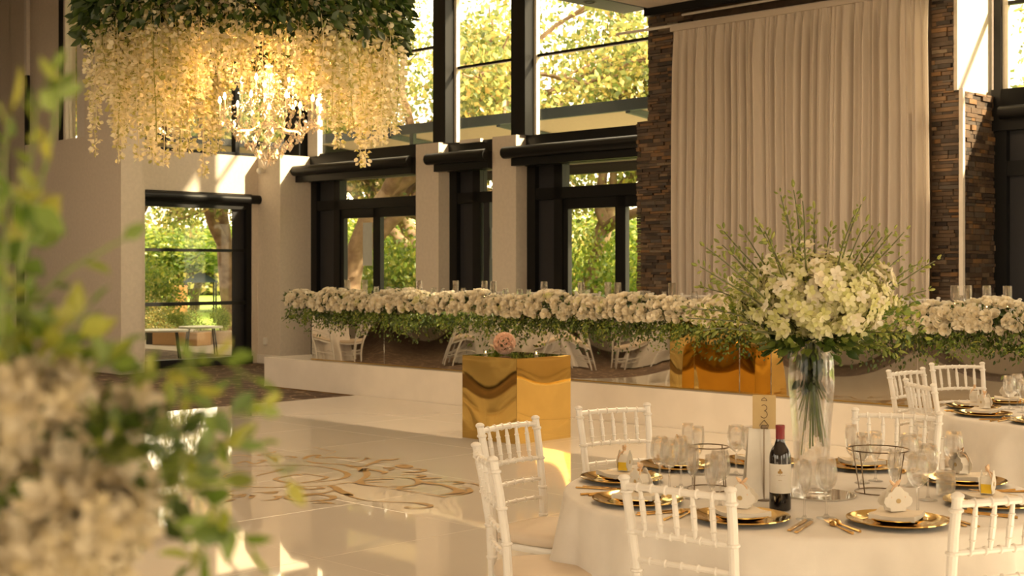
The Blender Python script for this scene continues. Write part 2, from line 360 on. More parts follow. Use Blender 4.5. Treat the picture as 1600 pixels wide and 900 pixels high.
# wall with the garden door
dv0, dv1 = 10.75, 13.12
struct('wall_left', MB().box(UD-.25, UD, dv0-.15, dv1, 2.86, 3.5).box(UD-.25, UD, dv1-.14, dv1, 0, 2.86).box(UD-.25,UD,dv0-.15,dv0-.1,0,2.86), M['wall'])
def bars(parent, mb_list):
    for n, a, m in mb_list: struct(n, MB().box(*a), M[m], parent)
d = struct('door_2', MB().tube([(UD+.05, dv0-.02, 2.77), (UD+.05, dv1+.03, 2.77)], .075, 14), M['black'], None, True)
a0, a1 = dv0-.1, dv1-.14
bars(d, [('head', (UD-.16,UD-.02,a0,a1,2.60,2.86),'black'), ('jamb', (UD-.16,UD-.02,a0,a0+.12,.0,2.62),'black'), ('jamb', (UD-.16,UD-.02,a1-.10,a1,0,2.62),'black'),
 ('sidelight_panel', (UD-.13,UD-.10,a0+.12,a0+.32,.12,2.6),'greyframe'), ('sidelight_panel', (UD-.13,UD-.10,a1-.32,a1-.10,.12,2.6),'greyframe'),
 ('sill', (UD-.18,UD+.02,a0,a1,0,.13),'black'), ('rail', (UD-.10,UD-.04,a0+.1,a1-.1,1.88,1.93),'black'), ('rail', (UD-.10,UD-.04,a0+.1,a1-.1,1.0,1.06),'black'),
 ('pane', (UD-.12,UD-.11,a0+.3,a1-.3,.12,2.6),'pane')])
# clerestory above it
w = struct('window_2', MB().box(UD-.2, UD-.08, dv0-.15, dv1, 3.5, 3.56), M['black'])
bars(w, [('mullion', (UD-.2,UD-.08,12.7,12.78,3.5,6.6),'black'), ('transom', (UD-.16,UD-.12,dv0,dv1,5.05,5.09),'black'), ('pane', (UD-.145,UD-.135,dv0-.15,dv1,3.56,6.6),'pane')])
# corner pier and the two free piers of the window wall
struct('wall_pier_corner', MB().box(-19.2, -18.55, 13.09, VG+.3, 0, 3.5), M['wall'])
struct('baseboard_corner', MB().bbox(-19.2, -18.53, 13.07, 13.09, 0, .15, .006), M['trim'])
struct('wall_pier_middle', MB().box(-15.58, -15.06, 13.5, VG+.2, 0, 3.5), M['wall'])
struct('wall_pier_right', MB().box(-13.90, -13.42, 13.5, VG+.2, 0, 3.5), M['wall'])
# columns standing on the piers
for i, (u0, u1, m2) in enumerate(((-19.15, -18.72, 1), (-15.30, -15.02, 1), (-13.62, -13.34, 1))):
    cmn = struct('trim_3', MB().box(u0, u1, 13.6, 13.85, 3.5, 6.6), M['black'])
    struct('edge_strip', MB().box(u1, u1+.05, 13.78, 13.85, 3.5, 6.6), M['trim'], cmn)
struct('trim_4', MB().box(-18.67, -18.40, 13.75, 13.85, 3.5, 6.6), M['trim'])
# glazed bays under the beam
def bay(idx, u0, u1, dbl=True, roller=True, panel=.45):
    r = struct('window_%d' % idx, MB().box(u0, u1, VG-.1, VG+.12, 3.30, 3.50), M['black'])
    if roller: struct('blind_roller', MB().tube([(u0-(.12 if idx < 6 else -.31), VG-.42, 3.24), (u1+.0, VG-.42, 3.24)], .085, 14).box(u0-.0, u1, VG-.40, VG-.3, 3.05, 3.3), M['black'], r, True)
    L = [('jamb', (u0,u0+.16,VG-.08,VG+.08,0,3.3),'black'), ('head', (u0,u1,VG-.12,VG+.08,3.06,3.3),'black'), ('side_panel', (u0+.16,u0+panel,VG,VG+.04,.0,3.06),'greyframe'),
         ('jamb', (u0+panel,u0+panel+.16,VG-.07,VG+.08,0,3.06),'black'), ('transom', (u0,u1,VG-.07,VG+.07,2.58,2.74),'black'),
         ('transom_pane', (u0+panel+.16,u1,VG,VG+.008,2.74,3.06),'pane')]
    bars(r, L); return r
def leaves(r, ul, ur, z1=2.6, um=None):
    um = um or (ul+ur)/2
    for a, b_ in ((ul, um), (um, ur)):
        lf = MB().box(a,a+.09,VG-.05,VG+.03,0,z1).box(b_-.09,b_,VG-.05,VG+.03,0,z1).box(a,b_,VG-.05,VG+.03,z1-.17,z1).box(a,b_,VG-.05,VG+.03,0,.25)
        o = struct('door_leaf', lf, M['black'], r)
        struct('pane', MB().box(a+.08,b_-.08,VG-.012,VG-.004,.2,z1-.1), M['pane'], o)
        struct('handle', MB().tube([(b_-.05,VG-.1,.95),(b_-.05,VG-.1,1.25)], .012), M['greyframe'], o)
r = bay(3, -18.55, -15.58, panel=.62); leaves(r, -17.77, -15.78, um=-16.83)
struct('notice_and_reflection', MB().box(-17.22,-16.98,VG-.02,VG-.014,1.65,2.35), M['poster_and_reflection'], r)
r = bay(4, -15.06, -13.90, panel=.50)
bars(r, [('mullion', (-14.34,-14.22,VG-.05,VG+.05,0,2.6),'greyframe'), ('pane', (-14.4,-13.9,VG,VG+.008,0,2.6),'pane'), ('notice_and_reflection', (-14.20,-14.02,VG-.02,VG-.012,1.75,2.2),'poster_and_reflection')])  # the pale card here paints a white reflection on the glass
r = bay(5, -13.42, -10.82, panel=.52); leaves(r, -12.74, -10.75, um=-11.70)
r = bay(6, -6.50, -1.0, panel=2.0, roller=False); struct('blind_roller', MB().tube([(-6.36, VG-.19, 3.24), (-1.0, VG-.19, 3.24)], .07, 14), M['black'], r, True); leaves(r, -4.0, -1.2)
r = bay(7, -1.0, 5.9, panel=1.0); 
# tall glazing above
w = struct('window_8', MB().box(-18.4, -15.3, VG+.0, VG+.06, 5.00, 5.04).box(-18.4,-15.3,VG,VG+.06,3.50,3.55), M['black'])
bars(w, [('pane', (-18.4,-15.3,VG+.03,VG+.037,3.5,6.6),'pane')])
w = struct('window_9', MB().box(-15.02, -13.62, VG+.0, VG+.06, 4.62, 4.66).box(-15.02,-13.62,VG,VG+.06,5.78,5.82), M['black'])
bars(w, [('pane', (-15.02,-13.62,VG+.03,VG+.037,3.5,6.6),'pane'), ('transom_sensor', (-14.75,-14.3,VG-.16,VG-.1,3.47,3.52),'trim')])
w = struct('window_10', MB().box(-13.34, -10.7, VG+.0, VG+.06, 4.62, 4.66), M['black'])
bars(w, [('pane', (-13.34,-10.7,VG+.03,VG+.037,3.5,6.6),'pane')])
w = struct('window_11', MB().box(-6.50, -6.42, VG-.04, VG+.1, 3.5, 6.6).box(-6.4,5.9,VG,VG+.06,4.4,4.44), M['black'])
bars(w, [('edge_strip', (-6.42,-6.36,VG-.0,VG+.05,3.5,6.6),'trim'), ('pane', (-6.36,5.9,VG+.03,VG+.037,3.5,6.6),'pane')])
struct('wall_beam', MB().box(-6.40, 5.9, VG-.1, VG+.2, 3.3, 3.5), M['black'])
struct('wall_sun_block_upper', MB().box(-2.6, 5.9, VG-.08, VG+.15, 3.5, 6.6), M['wall'])  # unseen wall panel added to keep the sun off the dance floor

# stacked-stone wall behind the drape
sw = struct('wall_stone', MB().box(-10.76, -6.50, 13.04, 14.0, 0, 3.40).box(-10.6, -6.58, 13.06, 14.0, 3.40, 6.6), M['stone'])
struct('corner_strip', MB().box(-6.50, -6.455, 12.975, 13.02, 0, 3.45), M['trim'], sw)
struct('wall_right_pier', MB().box(-6.58, -6.54, 13.02, VG+.0, 3.44, 6.6), M['wall'])
def stone_rows(face, s0, s1, z0, z1, mbstuff, lim=None, obs=None, hmul=1.0):
    z = z0
    while z < z1-.01:
        h = random.uniform(.024, .050)*hmul; h = min(h, z1-z); s = s0-random.uniform(0,.1)
        while s < s1:
            l = random.uniform(.08, .26)*(1 if random.random() < .8 else .6); e = min(s+l, s1); a = max(s, s0); p = random.uniform(.0, .03)
            if e-a > .015:
                if face == 'v': dims = (a+.002, e-.002, 13.045-.02-p, 13.1, z+.002, z+h-.002)
                elif face == 'u': dims = (-6.56, -6.50+.015+p*.9, a+.002, e-.002, z+.002, z+h-.002)
                if obs is not None and len(obs) < lim: obs.append(dims)
                else: mbstuff.box(*dims)
            s += l
        z += h
st = MB(); single = []
stone_rows('u', 13.02, 13.8, 1.15, 3.43, st, 190, single, 1.25)
stone_rows('v', -6.82, -6.50, 1.2, 3.44, st, 300, single, 1.0)
stone_rows('v', -10.80, -9.95, .9, 3.44, st, 300, single)
stone_rows('v', -10.62, -9.95, 3.44, 4.8, st); stone_rows('v', -6.82, -6.58, 3.44, 4.8, st)
stone_rows('v', -9.95, -6.82, .4, 4.6, MB()) if False else None
unit = MB().bbox(-.5,.5,-.5,.5,-.5,.5,.03).mesh('stone', M['stone'])
for d_ in single:
    o = link('stone', unit, sw); o.location = ((d_[0]+d_[1])/2, (d_[2]+d_[3])/2, (d_[4]+d_[5])/2); o.scale = (d_[1]-d_[0], d_[3]-d_[2], d_[5]-d_[4])
    o.rotation_euler = (0, 0, 0)
o = struct('stone_courses', st, M['stone'], sw); o['kind'] = 'stuff'
struct('socket_plate', MB().bbox(-19.0,-18.9,13.06,13.09,.32,.44,.005), M['socket'])['kind'] = 'structure'

# drape on its rail
cm = MB(); nx = 560; zs = [.42, 1.2, 2.2, 3.2, 4.0, 4.3, 4.42, 4.50]
uc0, uc1 = -10.08, -6.72; ph = [random.uniform(0, 6.28) for _ in range(8)]
vs = []
for zi, z in enumerate(zs):
    for i in range(nx+1):
        u = uc0+(uc1-uc0)*i/nx; a = .042*math.sin(u*52+ph[0]+1.6*math.sin(u*7+ph[1]))+.022*math.sin(u*101+ph[2]+2*math.sin(u*11))+.02*math.sin(u*23+ph[3])
        k = 1.0 if z < 4.2 else (.6 if z < 4.4 else .25)
        sh = .012*math.sin(z*1.4+u*3)
        vs.append((u+sh, 12.80+a*k, z))
fs = []
for zi in range(len(zs)-1):
    for i in range(nx): b_ = zi*(nx+1)+i; fs.append((b_, b_+1, b_+nx+2, b_+nx+1))
cm.add(vs, fs)
cu = thing('drape', 'tall pleated sheer white drape hung on a rail before the stacked stone wall', 'curtain', (0,0,0), R0)
obj('pleated_panel', cm, M['curtain'], cu, True, crease=None)
obj('rail', MB().tube([(-10.95,12.80,4.53),(-6.5,12.80,4.50)], .018, 8).tube([(-10.0,12.9,4.66),(-6.6,12.9,4.66)], .016, 8), M['trim'], cu, True)
obj('heading_tape', MB().box(uc0, uc1, 12.765, 12.83, 4.45, 4.51), M['curtain'], cu)
struct('dark_gap_strip', MB().box(-10.4, 6, 12.66, 12.75, 4.66, 4.80), M['black'])  # black bar stands in for the dark gap between ceiling and drape

# ---------------------------------------------------------------- dance floor, decal, stage
df = thing('dance_floor', 'glossy white panelled dance floor with gold scroll motif, edged by brown carpet', 'dance floor', (0,0,0), R0)
tl = 1.22; tile = MB().bbox(.0008, tl-.0008, .0008, tl-.0008, 0, .02, .0008).mesh('floor_panel', M['floor'])
for i in range(13):
    for j in range(11):
        if (i*tl-13.25) > 1.5: continue
        o = link('floor_panel', tile, df); o.location = (-13.25+i*tl, 10.54-(j+1)*tl, 0)
stg = thing('stage', 'low white glossy stage platform carrying the mirrored head table', 'stage', (0,0,0), R0)
obj('deck', MB().bbox(-15.32, 2.5, 10.55, 13.0, 0, .40, .004), M['white_panel'], stg)
obj('edge_trim', MB().box(-15.3, 2.5, 10.546, 10.55, 0.0, .012), M['gold'], stg)
DZ = .0205
dec = MB()
SN = [0]
def stroke(pts, w):          # pts: bearings of a curve on the floor, w: widths in metres
    P = [PZ(x, y, DZ) for x, y in pts]; Q = []
    for i in range(len(P)-1):
        p0, p1, p2, p3 = P[max(i-1,0)], P[i], P[i+1], P[min(i+2,len(P)-1)]
        for k in range(6):
            t = k/6; Q.append(.5*((2*p1)+(p2-p0)*t+(2*p0-5*p1+4*p2-p3)*t*t+(3*p1-p0-3*p2+p3)*t**3))
    Q.append(P[-1]); n = len(Q); vs = []; wn_ = len(w)-1; SN[0] += 1; zz = DZ+.0006+SN[0]*.00012
    for i, q in enumerate(Q):
        t = Q[min(i+1,n-1)]-Q[max(i-1,0)]; t.z = 0
        if t.length < 1e-6: t = Vector((1,0,0))
        t.normalize(); s = Vector((-t.y, t.x, 0)); x = i/(n-1)*wn_; k = min(int(x), wn_-1); ww = (w[k]*(1-(x-k))+w[k+1]*(x-k))*.30+.002
        for sg, z in ((-1,0),(1,0)): vs.append((q.x+s.x*sg*ww, q.y+s.y*sg*ww, zz))
    dec.add(vs, [(2*i+1, 2*i, 2*i+2, 2*i+3) for i in range(n-1)])
T, Sx = 12/1600*0+1, 1
def A1(*p): return [(300+x*260/1600, 690+y*120/738) for x, y in p]
def A2(*p): return [(540+x*220/1600, 690+y*120/873) for x, y in p]
stroke(A1((330,150),(450,130),(610,148)), [.0,.05,.0]); stroke(A1((430,210),(520,190),(600,215),(700,180),(620,180)), [.02,.06,.03,.08,.01])
stroke(A1((800,92),(780,105),(660,125),(640,135),(760,130),(800,125)), [.02,.05,.03,.03,.03,.02])
stroke(A1((720,135),(790,165),(805,195)), [.01,.07,.02]); stroke(A1((790,152),(900,140),(1000,152),(900,165)), [.02,.03,.05,.01])
stroke(A1((1075,170),(1130,140),(1230,130),(1200,155),(1290,155)), [.04,.09,.04,.05,.02]); stroke(A1((1100,185),(1180,205),(1350,215),(1480,225)), [.02,.08,.03,.05])
stroke(A1((1270,160),(1350,150),(1450,160),(1600,160)), [.03,.08,.05,.02]); stroke(A1((1180,55),(1300,85),(1380,98),(1290,125)), [.005,.01,.02,.01])
# outer ring round the monogram
stroke(A1((330,400),(420,420),(640,440),(900,440),(1150,432),(1350,420),(1500,395)) + A2((100,470),(200,420),(245,375),(215,330),(130,300),(0,280)), [.01,.03,.03,.02,.02,.03,.06,.09,.06,.02])
stroke(A1((330,215),(500,235),(800,232),(1100,232),(1300,250),(1440,285),(1500,320),(1430,360),(1250,385),(1000,405)), [.01,.02,.02,.02,.03,.05,.08,.04,.02,.0])
stroke(A1((330,350),(310,330),(400,300),(560,285),(800,285)), [.02,.03,.02,.02,.01])
stroke(A1((620,330),(720,305),(860,272),(780,270)), [.02,.03,.05,.02]); stroke(A1((1050,325),(1010,318),(880,340),(800,360),(860,385),(950,405),(880,440)), [.05,.04,.03,.06,.04,.03,.03])
stroke(A1((1050,305),(1180,325),(1300,345),(1200,375),(1010,403)), [.01,.02,.05,.03,.01])
stroke(A1((330,505),(430,520),(500,510),(470,535),(380,530)), [.02,.05,.06,.03,.01]); stroke(A1((170,490),(330,488),(415,470)), [.01,.02,.02])
stroke(A1((330,575),(400,560),(340,565)), [.05,.06,.02]); stroke(A1((600,490),(720,490),(810,485),(760,500),(690,495)), [.01,.05,.06,.05,.02])
stroke(A1((780,525),(835,535),(790,560),(690,568)), [.03,.07,.04,.01]); stroke(A1((560,548),(585,520),(560,530)), [.03,.07,.02])
stroke(A1((1040,450),(1120,460),(1260,450),(1200,440)), [.09,.04,.06,.03]); stroke(A1((1040,450),(1000,440),(1100,430)), [.03,.02,.02])
stroke(A1((1390,465),(1300,490),(1180,510),(1050,530),(1120,510),(1220,500)), [.02,.03,.07,.03,.05,.02])
stroke(A1((840,530),(950,515),(1100,505),(1230,515),(1350,530),(1340,555),(1200,572),(1050,575),(920,550),(910,535),(980,515)), [.01,.02,.02,.04,.08,.07,.03,.02,.06,.04,.01])
stroke(A1((1180,575),(1230,572),(1270,592),(1160,595)), [.02,.04,.04,.01]); stroke(A1((1290,585),(1350,600)), [.03,.06])
# long tail
stroke(A1((1310,428),(1370,440),(1430,480),(1530,520)) + A2((0,600),(100,640),(250,675),(450,688),(680,695),(850,705),(970,735),(880,760),(730,762),(680,748),(760,742)), [.03,.09,.10,.06,.03,.02,.02,.03,.08,.04,.02,.03,.01])
# right hand scrolls
stroke(A2((0,190),(140,190)), [.04,.0]); stroke(A2((0,245),(120,235),(220,210),(240,190),(265,200)), [.01,.02,.02,.05,.06])
stroke(A2((0,265),(60,280),(200,285),(300,250),(400,215),(500,212),(630,195)), [.06,.05,.03,.05,.07,.09,.0])
stroke(A2((300,250),(450,240),(680,243)), [.05,.02,.005]); stroke(A2((430,295),(480,305),(530,305),(490,330)), [.02,.09,.08,.02])
stroke(A2((570,290),(650,275),(720,290),(650,305)), [.05,.16,.12,.1]); stroke(A2((580,275),(660,290),(730,298)), [.05,.18,.02]); stroke(A2((500,328),(600,315),(800,315),(900,330),(800,350),(630,353)), [.01,.02,.02,.07,.08,.01])
stroke(A2((630,385),(760,378),(890,395),(800,410)), [.03,.02,.08,.05]); stroke(A2((410,395),(600,385)), [.005,.005])
stroke(A2((160,300),(180,340),(230,310),(240,340)), [.06,.08,.07,.04]); stroke(A2((240,320),(350,335),(450,355),(400,375)), [.05,.06,.08,.02])
stroke(A2((250,415),(450,405),(650,415),(780,430),(840,465),(780,500),(640,520),(620,545),(820,535)), [.01,.01,.02,.05,.09,.04,.07,.06,.0])
stroke(A2((550,430),(350,435),(200,450),(160,470),(200,490),(400,515),(640,515)), [.06,.04,.03,.12,.06,.02,.03]); stroke(A2((210,470),(350,466),(480,468)), [.03,.04,.0])
stroke(A2((160,490),(400,520),(650,560),(900,600),(1140,640)), [.02,.01,.02,.01,.05]); stroke(A2((820,430),(950,425),(1110,418)), [.05,.09,.0])
stroke(A2((840,460),(950,480),(1100,500),(1250,545),(1290,575),(1180,600),(1050,615)), [.03,.12,.05,.08,.16,.05,.01]); stroke(A2((900,455),(1100,460),(1250,460),(1330,475),(1215,490)), [.02,.03,.04,.06,.04])
stroke(A2((1330,475),(1440,480),(1520,510)), [.02,.02,.02]); stroke(A2((1390,545),(1415,575),(1300,610),(1140,628)), [.07,.07,.03,.01]); stroke(A2((1300,515),(1430,540)), [.005,.02])
tag(obj('floor_motif', dec, M['goldvinyl']), 'gold scrollwork monogram laid flat on the white dance floor', 'floor decal')
# ================================================================ FURNITURE
def chair_proto():
    t = thing('chiavari_chair', 'x', 'chair')
    def post_pts(s):
        return [(s*.185,-.225,0),(s*.178,-.205,.20),(s*.172,-.195,.44),(s*.176,-.205,.62),(s*.185,-.232,.80),(s*.190,-.255,.915)]
    for s in (-1, 1):
        P = post_pts(s); m = MB().tube(P, [.0135,.0155,.017,.0165,.016,.0155], 10)
        for z, y, x in ((.20,-.205,.178),(.50,-.198,.173),(.62,-.205,.176),(.745,-.223,.182),(.875,-.247,.188)):
            m.lathe([(.0165,-.007),(.0215,-.003),(.0215,.003),(.0165,.007)], 10, (s*x, y, z))
        m.ball((s*.1905,-.256,.918), .020, 10, .62); obj('back_post', m, M['chair'], t, True)
    def rail(name, z, y, half, r, nodes, bow):
        pts = [(x*half, y-bow*(1-x*x), z+.004*(1-x*x)) for x in [i/6-1 for i in range(13)]]
        m = MB().tube(pts, r, 8)
        for k in range(nodes):
            x = -1+2*(k+1)/(nodes+1); c = Vector((x*half, y-bow*(1-x*x), z+.004*(1-x*x)))
            mt = Matrix.Translation(c) @ Matrix.Rotation(PI/2, 4, 'Y')
            m.lathe([(r,-.005),(r+.0045,-.002),(r+.0045,.002),(r,.005)], 8, (0,0,0), mt)
        obj(name, m, M['chair'], t, True)
    rail('top_rail', .893, -.250, .188, .0115, 6, .022)
    rail('back_rail', .745, -.224, .181, .0095, 6, .018)
    rail('back_rail', .655, -.209, .177, .0085, 5, .014)
    rail('back_rail', .575, -.201, .174, .0085, 5, .012)
    for k in range(5):
        f = (k-2)/2*.68; x1, x0 = f*.188, f*.181
        m = MB(); n = 9; pts = []; rr = []
        for i in range(n):
            w = i/(n-1); pts.append((x0+(x1-x0)*w, -.224-.026*w-.019*(1-f*f), .745+.148*w)); rr.append(.0055+.0045*math.sin(PI*w))
        m.tube(pts, rr, 7)
        for w in (.25,.5,.75):
            m.lathe([(.008,-.004),(.012,0),(.008,.004)], 7, (x0+(x1-x0)*w, -.224-.026*w-.019*(1-f*f), .745+.148*w))
        obj('spindle', m, M['chair'], t, True)
    for s in (-1, 1):
        obj('front_leg', MB().tube([(s*.19,.20,0),(s*.188,.195,.2),(s*.185,.185,.43)], [.0125,.015,.0165], 10)
            .lathe([(.015,-.006),(.02,0),(.015,.006)], 10, (s*.188,.195,.2)), M['chair'], t, True)
        obj('side_stretcher', MB().tube([(s*.181,-.207,.17),(s*.189,.196,.17)], .0085, 7), M['chair'], t, True); obj('side_stretcher', MB().tube([(s*.177,-.203,.25),(s*.188,.194,.25)], .0085, 7), M['chair'], t, True)
    obj('cross_stretcher', MB().tube([(-.188,.195,.22),(.188,.195,.22)], .0085, 7), M['chair'], t, True); obj('cross_stretcher', MB().tube([(-.178,-.204,.22),(.178,-.204,.22)], .0085, 7), M['chair'], t, True)
    def sq(r, z): return [(r*sgn(math.cos(w))*abs(math.cos(w))**.55, r*sgn(math.sin(w))*abs(math.sin(w))**.55, z) for w in [2*PI*k/32 for k in range(32)]]
    def pad(lv, name, m_):
        v = []; f = []
        for r, z in lv: v += sq(r, z)
        for i in range(len(lv)-1):
            for k in range(32): l = (k+1) % 32; f.append((i*32+k, i*32+l, i*32+32+l, i*32+32+k))
        f.append(tuple(reversed(range(32)))); f.append(tuple((len(lv)-1)*32+k for k in range(32)))
        obj(name, MB().add(v, f), m_, t, True, crease=50)
    pad([(.205,.42),(.208,.425),(.208,.440),(.204,.447)], 'seat', M['chair'])
    pad([(.198,.447),(.207,.458),(.209,.475),(.203,.490),(.18,.500),(.12,.506),(.04,.508)], 'cushion', M['cushion'])
    return t
def sgn(x): return 1 if x >= 0 else -1
cp = chair_proto(); _first = [True]
def chair(bx, by, fx, fy, label, group, z=0.0):       # centre of the top rail on plan and facing direction
    l = math.hypot(fx, fy); fx, fy = fx/l, fy/l; rz = math.atan2(fy, fx)-PI/2
    loc = Vector((bx+fx*.255, by+fy*.255, z))
    if _first[0]:
        _first[0] = False; cp.location = loc; cp.rotation_euler = (0,0,rz); cp['label'] = label; cp['group'] = group; return cp
    return dup(cp, loc, rz, label, group)
G1 = 'white bamboo-turned chairs round the number three table'; FZ = .02
TC = Vector((1.10, 5.15, 0)); TR = .90; TH = .75
chair(.505, 4.14, .68, .86, 'white bamboo-style chair in front of the table, back rail before the red wine bottle setting', G1, FZ)
chair(1.475, 3.98, -.36, .96, 'white bamboo-style chair cut by the right edge of the picture, nearest corner', G1, FZ)
chair(-.10, 4.86, .98, .18, 'white bamboo-style chair seen edge-on at the left of the front table', G1, FZ)
chair(-.015, 5.82, .78, -.63, 'white bamboo-style chair with cream seat just behind the edge-on chair, left of front table', G1, FZ)
chair(.487, 6.46, .44, -.90, 'white bamboo-style chair behind the front table, facing it beside the gold cube', G1, FZ)
chair(1.78, 6.22, -.45, -.88, 'white bamboo-style chair behind the wire stand and glasses of the front table', G1, FZ)
G2 = 'white bamboo-turned chairs round the right rear table'
chair(2.58, 8.80, .62, -.75, 'small white chair half turned, farthest left at the right rear table', G2, FZ)
chair(2.37, 7.82, .99, .12, 'white chair with cream seat side-on at the left of the right rear table', G2, FZ)
chair(3.10, 9.36, .18, -.98, 'white chair facing the camera behind the right rear table', G2, FZ)

def cloth(name, c, R, H, label, seed, nf=26):
    random.seed(seed); na = 240; ph = [random.uniform(0, 6.28) for _ in range(4)]
    rings = [(0,H),(R*.5,H),(R*.93,H),(R*.985,H-.001),(R*.998,H-.006),(R+.003,H-.018)]
    vs = []; fs = []
    for r, z in rings:
        for k in range(na): w = 2*PI*k/na; vs.append((r*math.cos(w), r*math.sin(w), z))
    zs = [H-.05, H-.10, H-.18, H-.28, H-.40, H-.52, H-.64, .004+FZ]
    for z in zs:
        t = (H-z)/H
        for k in range(na):
            w = 2*PI*k/na; a = .085*t**.8*(math.sin(w*nf/2+ph[0]+.8*math.sin(w*3+ph[1]))+.45*math.sin(w*nf+ph[2])+.35*math.sin(w*7+ph[3]))
            r = R+.004+.075*t+max(a, -.05*t); vs.append((r*math.cos(w), r*math.sin(w), z))
    n = len(rings)+len(zs)
    for i in range(n-1):
        for k in range(na): l = (k+1) % na; fs.append((i*na+k, i*na+l, (i+1)*na+l, (i+1)*na+k))
    o = obj(name, MB().add(vs, fs), M['cloth'], None, True, crease=None, loc=c)
    return tag(o, label, 'tablecloth', 'white floor-length tablecloths')
def table(c, R, H, label, clabel, seed):
    t = thing('round_table', label, 'table', c, 0, 'round banquet tables')
    obj('tabletop', MB().lathe([(0.001,H-.035),(R-.02,H-.035),(R-.015,H-.02),(R-.02,H-.006),(0.001,H-.006)], 48), M['planter'], t)
    for k in range(4):
        w = PI/4+k*PI/2; obj('leg', MB().tube([(R*.55*math.cos(w), R*.55*math.sin(w), FZ), (R*.5*math.cos(w), R*.5*math.sin(w), H-.04)], .016), M['greyframe'], t)
    cloth('tablecloth', c, R, H, clabel, seed)
table(TC, TR, TH, 'round banquet table under white cloth, nearest the camera with table number three', 'white floor-length cloth on the front table set with gold chargers', 3)
T2 = Vector((3.42, 7.85, 0))
table(T2, TR, TH, 'round banquet table under white cloth at the right edge', 'white floor-length cloth on the table at the right edge', 5)

# ---------------- place settings
def mk_charger():
    t = thing('place_setting_charger', 'x', 'plate')
    obj('rim', MB().lathe([(.001,.004),(.10,.004),(.115,.006),(.135,.013),(.160,.019),(.165,.020),(.166,.017),(.135,.006),(.11,.0),(.001,.0)], 48), M['gold'], t, True); return t
def mk_side():
    t = thing('small_plate', 'x', 'plate')
    obj('dish', MB().lathe([(.001,.005),(.06,.005),(.075,.010),(.098,.018),(.100,.016),(.078,.004),(.05,0),(.001,0)], 40), M['gold'], t, True); return t
def mk_napkin():
    t = thing('napkin', 'x', 'napkin')
    m = MB(); vs = []; n = 10
    for lz, zz in ((0, 0), (1, .016)):
        for i in range(n+1):
            for j in range(n+1):
                x = (i/n-.5)*.15; y = (j/n-.5)*.15; vs.append((x, y, zz+lz*.004*math.sin(x*40+1)*math.cos(y*30)+.05*(abs(x)+abs(y))**2))
    k = (n+1)**2; fs = []
    for i in range(n):
        for j in range(n): a = i*(n+1)+j; fs.append((k+a,k+a+n+1,k+a+n+2,k+a+1)); fs.append((a,a+1,a+n+2,a+n+1))
    def edge(ids):
        for a, b in zip(ids[:-1], ids[1:]): fs.append((a, b, k+b, k+a))
    edge([j for j in range(n+1)][::-1]); edge([i*(n+1)+n for i in range(n+1)][::-1]); edge([n*(n+1)+j for j in range(n+1)]); edge([i*(n+1) for i in range(n+1)])
    m.add(vs, fs); obj('folded_linen', m, M['napkin'], t, True); return t
def mk_favor(yellow):
    t = thing('favour_box', 'x', 'gift box'); w = .030
    out = [(-.028,0),(.028,0),(.030,.012),(.044,.016),(.053,.030),(.050,.044),(.040,.050),(.036,.060),(.022,.066),(.014,.076),(.006,.082),(-.006,.082),(-.014,.076),(-.022,.066),(-.036,.060),(-.040,.050),(-.050,.044),(-.053,.030),(-.044,.016),(-.030,.012)]
    for sg in (-1,1): obj('ornate_panel', MB().prism(out, sg*.021-.001, sg*.021+.001), M['card'], t)
    obj('body', MB().prism([(-.026,.001),(.026,.001),(.030,.034),(.020,.062),(-.020,.062),(-.030,.034)], -.0195, .0195), M['card'], t)
    obj('crest', MB().prism([(.009*math.cos(2*PI*k/10), .034+.008*math.sin(2*PI*k/10)) for k in range(10)], -.0235, -.0222).prism([(.009*math.cos(2*PI*k/10), .034+.008*math.sin(2*PI*k/10)) for k in range(10)], .0222, .0235), M['goldcard'], t)
    if yellow:
        obj('yellow_side', MB().prism([(-.029,.003),(-.0265,.003),(-.0305,.036),(-.033,.036)], -.018, .018), M['yellow'], t); obj('yellow_side', MB().prism([(.029,.003),(.0265,.003),(.0305,.036),(.033,.036)], -.018, .018), M['yellow'], t)
    r = MB().lathe([(.008,.078),(.006,.083),(.008,.088)], 12)
    for s in (-1,1):
        r.tube([(0,0,.083),(s*.012,.002,.094),(s*.018,0,.100),(s*.010,-.002,.088),(0,0,.082)], [.0035,.005,.004,.005,.003], 6)
        r.tube([(0,0,.083),(s*.02,-.012,.07),(s*.026,-.022,.045)], [.002,.003,.002], 5)
    obj('ribbon', r, M['satin'], t, True)
    return t
def mk_cut(kind):
    t = thing('dinner_'+kind, 'x', 'cutlery'); m = MB(); mat_ = M['golddark']
    if kind == 'knife':
        m.bbox(-.0065,.0065,-.105,.0,0,.005,.001); m.prism([(-.007,0),(.008,0),(.009,.05),(.007,.10),(-.004,.112),(-.007,.10)], -.003, .0, Matrix(((1,0,0,0),(0,0,1,0),(0,-1,0,.0005),(0,0,0,1))))
    else:
        m.tube([(0,-.10,.003),(0,-.05,.003),(0,.02,.005)], [.0055,.004,.003], 6)
        m.tube([(0,.02,.005),(0,.035,.007),(0,.05,.007)], [.003,.010,.011], 8)
        for x in (-.0085,-.0028,.0028,.0085): m.tube([(x,.048,.007),(x,.07,.008),(x,.092,.012)], [.0018,.0016,.0008], 5)
    obj('metal', m, mat_, t, True); t2 = t; return t
protos = {'charger': mk_charger(), 'side': mk_side(), 'napkin': mk_napkin(), 'fy': mk_favor(True), 'fw': mk_favor(False), 'knife': mk_cut('knife'), 'fork': mk_cut('fork')}
used = set()
def put(key, loc, rz, label, group):
    p = protos[key]
    if key not in used:
        used.add(key); p.location = loc; p.rotation_euler = (0,0,rz); p['label'] = label; p['group'] = group; return p
    return dup(p, loc, rz, label, group)
